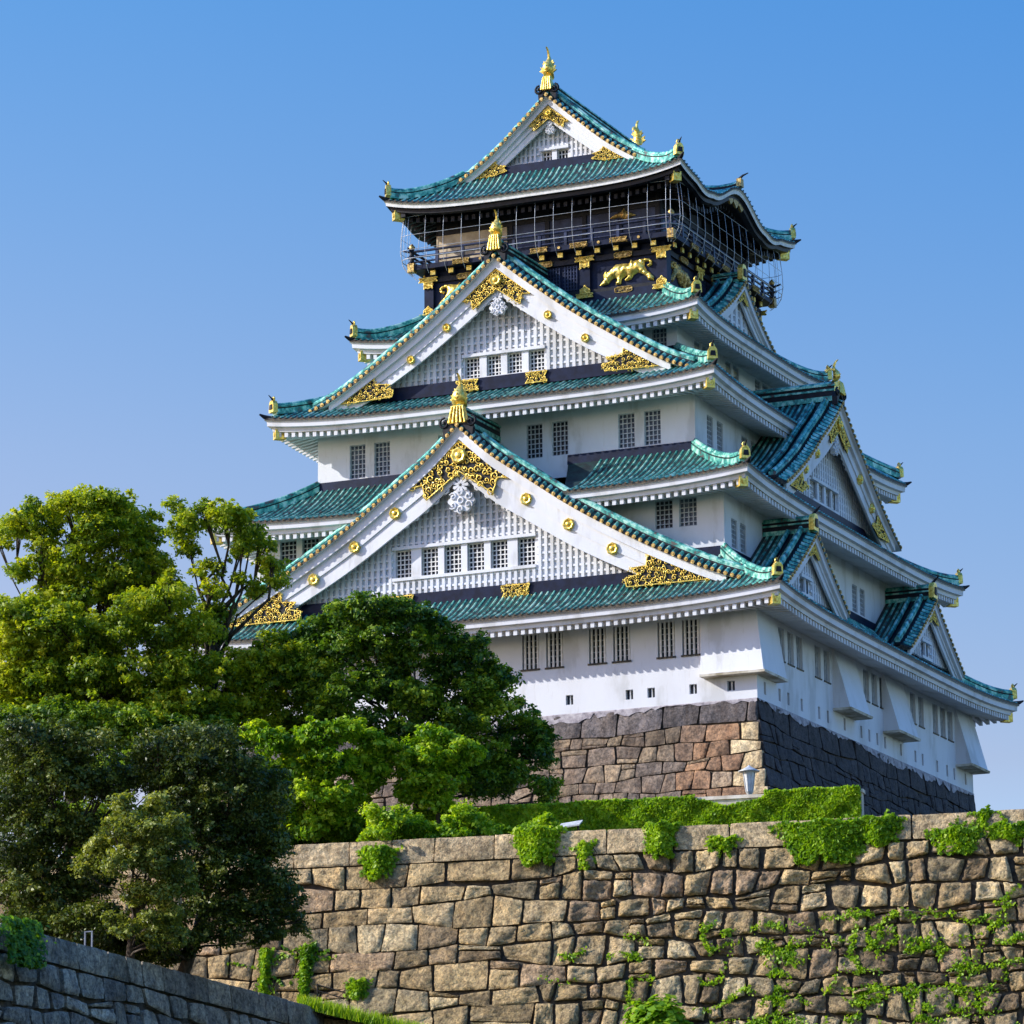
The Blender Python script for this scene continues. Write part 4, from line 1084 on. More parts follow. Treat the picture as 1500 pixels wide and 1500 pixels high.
# lookout room
rm = MB()
for k in range(4):
    fn = SIDE[k]
    def bx(x0, x1, z0, z1, y0, y1, q): rm.hexa([fn(x0, y0, z0), fn(x1, y0, z0), fn(x1, y1, z0), fn(x0, y1, z0), fn(x0, y0, z1), fn(x1, y0, z1), fn(x1, y1, z1), fn(x0, y1, z1)], q)
    bx(-7.2, 7.2, 30.13, 32.2, 7.0, 7.2, 0)
    bx(-7.2, 7.2, 32.2, 34.2, 7.0, 7.14, 1)
    for a in (-7.1, -4.7, -2.4, 0, 2.4, 4.7, 7.1):
        bx(a - .14, a + .14, 30.13, 33.9, 7.2, 7.3, 1)
    bx(-7.3, 7.3, 32.15, 32.4, 7.2, 7.28, 1)
room = obj('lookout_room', rm, [M_BLUEGLASS, M_DARK], keep, NEG)
m = MB()
m.box((-7.25, -7.36, 31.0), (-2.6, -7.21, 32.1)); m.box((-7.25, -7.36, 30.2), (-2.6, -7.21, 30.95))
obj('beige_panel', m, M_BEIGE, room)
CRN = [(4.0, 31.75), (4.35, 31.95), (4.75, 32.05), (4.95, 32.3), (5.05, 32.1), (5.35, 32.0), (5.75, 31.75), (5.4, 31.72), (5.2, 31.5), (4.95, 31.62), (4.6, 31.75), (4.3, 31.72)]
relief('gold_crane_relief', CRN, lambda x, z, y: (x, -y, z), 7.21, M_OLDGOLD, room)
# wire cage around the balcony
cg = MB()
def cage_pt(k, a, t):
    """t 0 top .. 1 bottom; rounded corner handled by the clamp"""
    prof = [(0, 9.0, 33.05), (.33, 9.12, 31.9), (.6, 9.15, 30.95), (.8, 9.05, 30.2), (.92, 8.85, 29.75), (1, 8.6, 29.5)]
    for i in range(len(prof) - 1):
        if prof[i][0] <= t <= prof[i + 1][0]:
            u = (t - prof[i][0]) / (prof[i + 1][0] - prof[i][0])
            o = prof[i][1] + u * (prof[i + 1][1] - prof[i][1]); z = prof[i][2] + u * (prof[i + 1][2] - prof[i][2]); break
    r = .9; lim = o - r
    if abs(a) <= lim: return SIDE[k](a, o, z)
    e = min(1, (abs(a) - lim) / r); ang = e * math.pi / 4
    return SIDE[k](math.copysign(lim + r * math.sin(ang), a), lim + r * math.cos(ang), z)
for k in range(4):
    for i in range(-8, 9):
        a = i * 1.2 if abs(i) < 8 else math.copysign(9.1, i)
        if i in (-8, 8): a = math.copysign(8.75, i)
        cg.tube([cage_pt(k, a, t / 10) for t in range(11)], .016, 0, 4, False)
    for t in (0, .34, .6, .74):
        cg.tube([cage_pt(k, -9.2 + 18.4 * i / 40, t) for i in range(41)], .016 if t != .74 else .03, 0, 4, False)
obj('wire_cage', cg, M_WIRE, keep, NEG)
# ------------------------------------------------------------------ ground
def struct(name, mb, m): 
    o = obj(name, mb, m); o['kind'] = 'structure'; return o
def grid_ground(name, x0, x1, y0, y1, nx, ny, zf, m):
    mb = MB()
    mb.rings([[(x0 + (x1 - x0) * i / nx, y0 + (y1 - y0) * j / ny, zf(x0 + (x1 - x0) * i / nx, y0 + (y1 - y0) * j / ny)) for i in range(nx + 1)] for j in range(ny + 1)], 0, False, False, True)
    return struct(name, mb, m)
E9 = R(9.0)
W0 = Vector((22.96, -48.69, 0)); WE = Vector((math.cos(E9), math.sin(E9), 0)); WN = Vector((math.sin(E9), -math.cos(E9), 0))
def wall_y(x): return W0.y + (x - W0.x) * math.tan(E9)
def gz(x, y):
    d = (Vector((x, y, 0)) - W0).dot(WN)            # metres in front of the bailey wall
    if d < 0: return -21.6
    base = -41.2 if d > 120 else -21.6 - 19.6 * (d / 120.)
    return base + .3 * math.sin(x * .11) * math.sin(y * .13)
grid_ground('ground', -900, 900, -700, 1500, 60, 60, lambda x, y: -41.5 if (Vector((x, y, 0)) - W0).dot(WN) > 100 else -42.5, M_GRASS)
mb = MB()
rows = []
for j in range(31):
    d = .0 + 125 * j / 30
    rows.append([tuple(W0 + WE * s + WN * d + Vector((0, 0, gz(*(W0 + WE * s + WN * d).xy)))) for s in [-2 + (-14) + 120 * i / 40 for i in range(41)]])
mb.rings(rows, 0, False, False, True)
struct('slope', mb, M_GRASS)
mb = MB()                                                        # upper bailey
a = W0 + WE * -60 - WN * 1.0; b2 = W0 + WE * 60 - WN * 1.0
mb.add([(a.x, a.y, -11.42), (b2.x, b2.y, -11.42), (b2.x - 20, b2.y + 110, -11.42), (a.x - 20, a.y + 130, -11.42)], [(0, 1, 2, 3)])
struct('upper_bailey_ground', mb, M_EARTH)
mb = MB()
mb.box((-70, -120, -40), (7.2, wall_y(0) - 1.2, -19.35))
struct('terrace', mb, M_EARTH)

# ------------------------------------------------------------------ sunlit bailey wall
def wfn(s, z, d):
    t = -11.3 - z
    return tuple(W0 + WE * s + WN * (d + .17 * t + .006 * t * t) + Vector((0, 0, z)))
S = Stones()
PAL = [(.54, .395, .205), (.45, .33, .17), (.60, .455, .255), (.38, .285, .155), (.45, .315, .19), (.30, .215, .12), (.64, .51, .30), (.43, .34, .20)]
def wcol(k, x, r):
    c = PAL[r.randrange(len(PAL))]; g = r.uniform(.68, 1.2)
    if k == 0: c = (.58, .45, .27); g = r.uniform(.88, 1.08)
    dull = .82 if x > 6 and k > 3 else 1.
    return tuple(q * g * dull for q in c)
ROWS = [-11.3, -12.5, -13.5, -14.55, -15.55, -16.55, -17.55, -18.55, -19.55, -20.6, -21.9]
def ww(k, x, r):
    if k == 0: return r.uniform(2.0, 3.4)
    if x < -6: return r.uniform(1.1, 2.3) if r.random() < .85 else r.uniform(2.3, 3.4)
    return r.uniform(.75, 1.6)
masonry(S, wfn, ROWS[:2], -34, 34, ww, .025, .05, .07, wcol, 11, wavy=.0, rho=.06, split=0, pw=12, tiltw=.04, N=9)
def blend(a, b): return lambda x: a + (b - a) * max(0, min(1, (x + 9) / 9.))
masonry(S, wfn, ROWS[1:], -34, 34, lambda k, x, r: ww(k + 1, x, r), blend(.028, .042), blend(.06, .10), blend(.09, .16), lambda k, x, r: wcol(k + 1, x, r), 12, wavy=.34, rho=blend(.06, .15), split=blend(.12, .30), pw=10, tiltw=blend(.12, .24), cutc=blend(.06, .20), N=9)
bw_ = S.obj('bailey_wall', M_STONE, None)
tag(bw_, 'long sunlit wall of big tan granite blocks with creepers, across the foreground', 'stone wall')
mb = MB()
def core(s, z, q): return wfn(s, z, q)
mb.rings([[core(-34, z, -.20), core(34, z, -.20), core(34, z, -1.6), core(-34, z, -1.6)] for z in (-11.45, -14, -17, -20, -22.2)], 0)
obj('wall_core', mb, M_GAP, bw_)

# ------------------------------------------------------------------ shaded terrace wall at lower left
def dfn(a, z, d):
    zt = -18.42 - (a + 81.8) * .0307
    t = -z
    return (7.9 + .12 * t + d, a, zt + z)
S = Stones()
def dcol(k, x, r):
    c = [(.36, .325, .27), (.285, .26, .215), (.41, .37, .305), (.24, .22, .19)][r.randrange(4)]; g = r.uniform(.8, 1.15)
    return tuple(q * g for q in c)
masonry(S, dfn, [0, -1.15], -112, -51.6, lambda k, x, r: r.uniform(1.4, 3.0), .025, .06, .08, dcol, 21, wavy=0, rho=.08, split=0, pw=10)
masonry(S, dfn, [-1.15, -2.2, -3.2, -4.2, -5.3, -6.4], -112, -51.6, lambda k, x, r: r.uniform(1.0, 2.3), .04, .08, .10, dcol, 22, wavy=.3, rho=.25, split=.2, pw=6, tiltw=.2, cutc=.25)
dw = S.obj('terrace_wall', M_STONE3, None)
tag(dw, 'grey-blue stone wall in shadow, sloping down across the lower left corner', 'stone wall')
mb = MB()
mb.rings([[dfn(-112, z, -.25), dfn(-51.4, z, -.25), dfn(-51.4, z, -1.4), dfn(-112, z, -1.4)] for z in (-.15, -3, -6.5, -14)], 0)
obj('wall_core', mb, M_GAP, dw)

# ------------------------------------------------------------------ low rendered parapet behind the bailey wall
def pfn(s, z, d): return tuple(W0 + WE * s + WN * (-6 + d) + Vector((0, 0, z)))
M_CREAM = mat_noise('cream_render', [(.3, (.46, .40, .31)), (.55, (.60, .54, .43)), (.75, (.68, .63, .53))], 1.6, .85, bstr=.25, stretch=(1, 1, .4))
mb = MB()
mb.hexa([pfn(-22, -11.5, -.5), pfn(8.62, -11.5, -.5), pfn(8.62, -11.5, 0), pfn(-22, -11.5, 0), pfn(-22, -9.25, -.5), pfn(8.62, -9.25, -.5), pfn(8.62, -9.25, 0), pfn(-22, -9.25, 0)])
par = obj('parapet_wall', mb, M_CREAM)
tag(par, 'low cream wall overgrown with ivy at the foot of the keep', 'wall')
mb = MB()
mb.hexa([pfn(-22, -9.246, -.58), pfn(8.7, -9.246, -.58), pfn(8.7, -9.246, .08), pfn(-22, -9.246, .08), pfn(-22, -9.08, -.55), pfn(8.7, -9.08, -.55), pfn(8.7, -9.08, .05), pfn(-22, -9.08, .05)])
obj('coping', mb, M_CREAM, par)

# ------------------------------------------------------------------ lantern on a post, railing, small board, posts
lx, ly = 20.6, -30.0
lamp = empty('street_lamp', (lx, ly, -11.42), 'white lantern on a pale post in front of the stone base corner', 'lamp')
m = MB()
m.tube([(0, 0, 0), (0, 0, .5), (0, 0, .55), (0, 0, 4.3)], [.17, .15, .10, .08], 0, 10)
obj('post', m, M_STEEL, lamp)
m = MB(); zb = 4.45
m.tube([(0, 0, zb - .15), (0, 0, zb), (0, 0, zb + .06)], [.09, .17, .2], 0, 10)
for i in range(8):
    a = i * math.pi / 4
    m.tube([(.19 * math.cos(a), .19 * math.sin(a), zb + .05), (.33 * math.cos(a), .33 * math.sin(a), zb + 1.05)], .022, 0, 4)
m.tube([(0, 0, zb + 1.03), (0, 0, zb + 1.08)], [.36, .36], 0, 16)
obj('lantern_frame', m, M_STEEL, lamp)
m = MB(); m.tube([(0, 0, zb + .06), (0, 0, zb + 1.03)], [.175, .31], 0, 12)
M_MILK = mat_noise('frosted_glass', [(.3, (.50, .51, .52)), (.7, (.68, .69, .70))], 3, .25)
obj('lantern_glass', m, M_MILK, lamp)
m = MB(); m.tube([(0, 0, zb + 1.081), (0, 0, zb + 1.12), (0, 0, zb + 1.2), (0, 0, zb + 1.34), (0, 0, zb + 1.42)], [.53, .55, .36, .12, .03], 0, 20)
obj('lantern_cap', m, M_STEEL, lamp)

rail = empty('iron_railing', (12.0, -52.6, -20.6), 'thin dark iron railing descending along the foot of the sunlit wall', 'railing')
p0 = Vector((7.55, -52.75, -18.15)) - rail.location; p1 = Vector((16.6, -51.3, -21.0)) - rail.location
m = MB()
for dz in (0, -.28): m.tube([p0 + Vector((0, 0, dz)), p1 + Vector((0, 0, dz))], .03, 0, 5)
obj('rail', m, M_IRON, rail)
for i in range(7):
    m = MB(); p = p0.lerp(p1, i / 6); m.tube([p + Vector((0, 0, .05)), p + Vector((0, 0, -1.2))], .035, 0, 5)
    obj('post', m, M_IRON, rail)
m = MB()
for i in range(72):
    p = p0.lerp(p1, i / 71); m.tube([p + Vector((0, 0, -.28)), p + Vector((0, 0, -1.1))], .013, 0, 4)
obj('baluster_row', m, M_IRON, rail)
# ramp below the railing
mb = MB()
mb.rings([[tuple(Vector((7.0, -52.9, -19.3)) + WN * q), tuple(Vector((18.0, -51.1, -22.3)) + WN * q)] for q in (-1.2, 1.3)], 0, False, False)
struct('ramp', mb, M_GRASS)

def atc(*p): return Vector(p)
# slanted grey board lying behind the wall top
c = W0 + WE * -4.35 - WN * 1.3 + Vector((0, 0, -11.2))
sb = empty('slanted_board', tuple(c - Vector((0, 0, .2))), 'small slanted grey board on a stand, just above the wall top left of centre', 'information board')
m = MB()
m.hexa([(-.55, -.35, .36), (.5, -.35, .48), (.5, .35, .78), (-.55, .35, .66), (-.55, -.36, .42), (.5, -.36, .54), (.5, .34, .84), (-.55, .34, .72)])
sb.rotation_euler = (0, 0, E9)
obj('panel', m, M_STEEL, sb)
for x in (-.4, .35):
    m = MB(); m.tube([(x, 0, -.1), (x, 0, .52)], .05, 0, 6); obj('leg', m, M_IRON, sb)
# paired pale posts by the tree trunk, coloured darker for the tree shade
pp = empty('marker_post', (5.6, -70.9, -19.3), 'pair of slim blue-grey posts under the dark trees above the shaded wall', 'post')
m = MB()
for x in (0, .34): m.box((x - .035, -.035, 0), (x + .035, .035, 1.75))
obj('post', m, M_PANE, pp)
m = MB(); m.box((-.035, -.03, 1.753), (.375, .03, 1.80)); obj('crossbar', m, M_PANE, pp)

# ------------------------------------------------------------------ foliage
rng = np.random.default_rng(7)
def leaves_mesh(name, pos, nrm, size, tone, mat, parent=None, loc=None, aspect=.55, fold=.25):
    """one diamond leaf per row of pos, facing nrm"""
    n = len(pos)
    r = rng.normal(size=(n, 3)); nrm = nrm / (np.linalg.norm(nrm, axis=1, keepdims=True) + 1e-9)
    t = r - nrm * np.sum(r * nrm, 1, keepdims=True); t /= (np.linalg.norm(t, axis=1, keepdims=True) + 1e-9)
    b = np.cross(nrm, t); s = size[:, None]
    v = np.empty((n, 4, 3), np.float32)
    v[:, 0] = pos - t * s; v[:, 1] = pos + b * s * aspect + nrm * s * fold; v[:, 2] = pos + t * s; v[:, 3] = pos - b * s * aspect + nrm * s * fold
    me = bpy.data.meshes.new(name)
    me.vertices.add(n * 4); me.vertices.foreach_set('co', v.ravel())
    me.loops.add(n * 4); me.loops.foreach_set('vertex_index', np.arange(n * 4, dtype=np.int32))
    me.polygons.add(n); me.polygons.foreach_set('loop_start', np.arange(0, n * 4, 4, dtype=np.int32))
    at = me.attributes.new('tone', 'FLOAT', 'POINT'); at.data.foreach_set('value', np.repeat(np.clip(tone, 0, 1), 4).astype(np.float32))
    me.materials.append(mat)
    me.update(calc_edges=True)
    return link(name, me, parent, loc)
def unit(n):
    v = rng.normal(size=(n, 3)); return v / np.linalg.norm(v, axis=1, keepdims=True)
KIND = {'a': (2.2, 44, .46, .54), 'b': (2.4, 44, .44, .50), 'c': (2.7, 42, .38, .50), 'd': (2.4, 42, .44, .46), 'e': (2.7, 44, .38, .55)}
FIELD = {'camphor_tree': 'camphor trees on the bailey', 'holly_tree': 'dark trees above the shaded wall', 'evergreen_tree': 'evergreen trees at the keep', 'young_broadleaf_tree': 'bright young trees behind the wall', 'rounded_shrub': 'shrubs along the wall top', 'low_shrub': 'shrubs under the dark trees'}
def build_tree(name, label, kind, base, lobes, leaf):
    dens, per, tr, tone0 = KIND[kind]
    base = np.array(base)
    root = empty(name, tuple(base), label, 'shrub' if 'shrub' in name else 'tree', FIELD.get(name))
    leaf *= .74
    P = []; N = []; Sz = []; Tn = []
    for (x, y, z, r) in lobes:
        c = np.array((x, y, z)) - base
        k = max(8, int(4 * math.pi * r * r * dens))
        u = unit(k); u[:, 2] = np.where(u[:, 2] < -.35, -u[:, 2] * .6, u[:, 2]); u /= np.linalg.norm(u, axis=1, keepdims=True)
        rad = r * (1 - .30 * rng.random(k)**1.6)
        spray = rng.random(k) < .20
        rad = np.where(spray, r * (1.02 + .33 * rng.random(k)), rad)
        tc = c + u * rad[:, None] * np.array((1, 1, .82))
        tufts = tr * (.5 + .8 * rng.random(k)) * np.where(spray, .62, 1)
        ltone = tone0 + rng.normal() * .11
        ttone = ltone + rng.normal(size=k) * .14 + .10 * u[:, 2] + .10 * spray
        m = k * per
        d = unit(m) * (rng.random(m)**.5)[:, None]
        off = d * np.repeat(tufts, per)[:, None] * np.array((1, 1, .68))
        P.append(np.repeat(tc, per, 0) + off)
        N.append(np.repeat(u, per, 0) * .7 + np.array((0, 0, .55)) + unit(m) * .95)
        Sz.append(leaf * (.5 + .95 * rng.random(m)**1.5))
        Tn.append(np.repeat(ttone, per) + rng.normal(size=m) * .16)
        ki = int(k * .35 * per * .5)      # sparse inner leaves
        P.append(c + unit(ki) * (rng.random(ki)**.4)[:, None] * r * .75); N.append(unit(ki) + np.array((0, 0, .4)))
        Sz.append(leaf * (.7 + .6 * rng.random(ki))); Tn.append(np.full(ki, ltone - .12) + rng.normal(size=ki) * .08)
    P = np.concatenate(P); N = np.concatenate(N); Sz = np.concatenate(Sz); Tn = np.concatenate(Tn)
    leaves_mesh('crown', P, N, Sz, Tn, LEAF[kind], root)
    # trunk and limbs
    rt = random.Random(len(lobes) * 7 + int(abs(base[0]) * 10))
    tk = MB(); cs = [Vector(l[:3]) - Vector(base) for l in lobes]
    top = sum(cs, Vector()) / len(cs); zmin = min(c.z for c in cs); H_ = max(c.z for c in cs)
    fork = Vector((top.x * .55, top.y * .55, max(.6, min(top.z * .72, zmin + .32 * (H_ - zmin)))))
    R0 = max(.06, H_ * .026)
    tk.tube([Vector((0, 0, -.3)), Vector((0, 0, .2)) + fork * .12, fork * .55 + Vector((rt.uniform(-.2, .2), rt.uniform(-.2, .2), 0)), fork], [R0 * 1.5, R0 * 1.1, R0 * .9, R0 * .75], 0, 9)
    for i, c in enumerate(cs):
        r = lobes[i][3]
        if rt.random() < .45: continue
        start = fork * rt.uniform(.75, 1.) if c.z > fork.z * .8 else fork * max(.2, min(.9, c.z / max(.1, fork.z) * .8))
        mid = start.lerp(c, .5) + Vector((rt.uniform(-.1, .1), rt.uniform(-.1, .1), rt.uniform(-.02, .1))) * (c - start).length
        q = R0 * rt.uniform(.16, .36)
        m1 = start.lerp(c, .28) + Vector((rt.uniform(-.12, .12), rt.uniform(-.12, .12), rt.uniform(.0, .12))) * (c - start).length
        m2 = start.lerp(c, .75) + Vector((rt.uniform(-.1, .1), rt.uniform(-.1, .1), rt.uniform(-.06, .06))) * (c - start).length
        tk.tube([start, m1, mid, m2, c], [q, q * .8, q * .62, q * .45, q * .25], 0, 6)
        for _ in range(5):
            d = Vector((rt.uniform(-1, 1), rt.uniform(-1, 1), rt.uniform(-.3, 1))).normalized() * r * .85
            tk.tube([m2, c + d * .45, c + d], [q * .35, q * .22, q * .1], 0, 4)
    obj('trunk', tk, M_BARK, root)
    return root
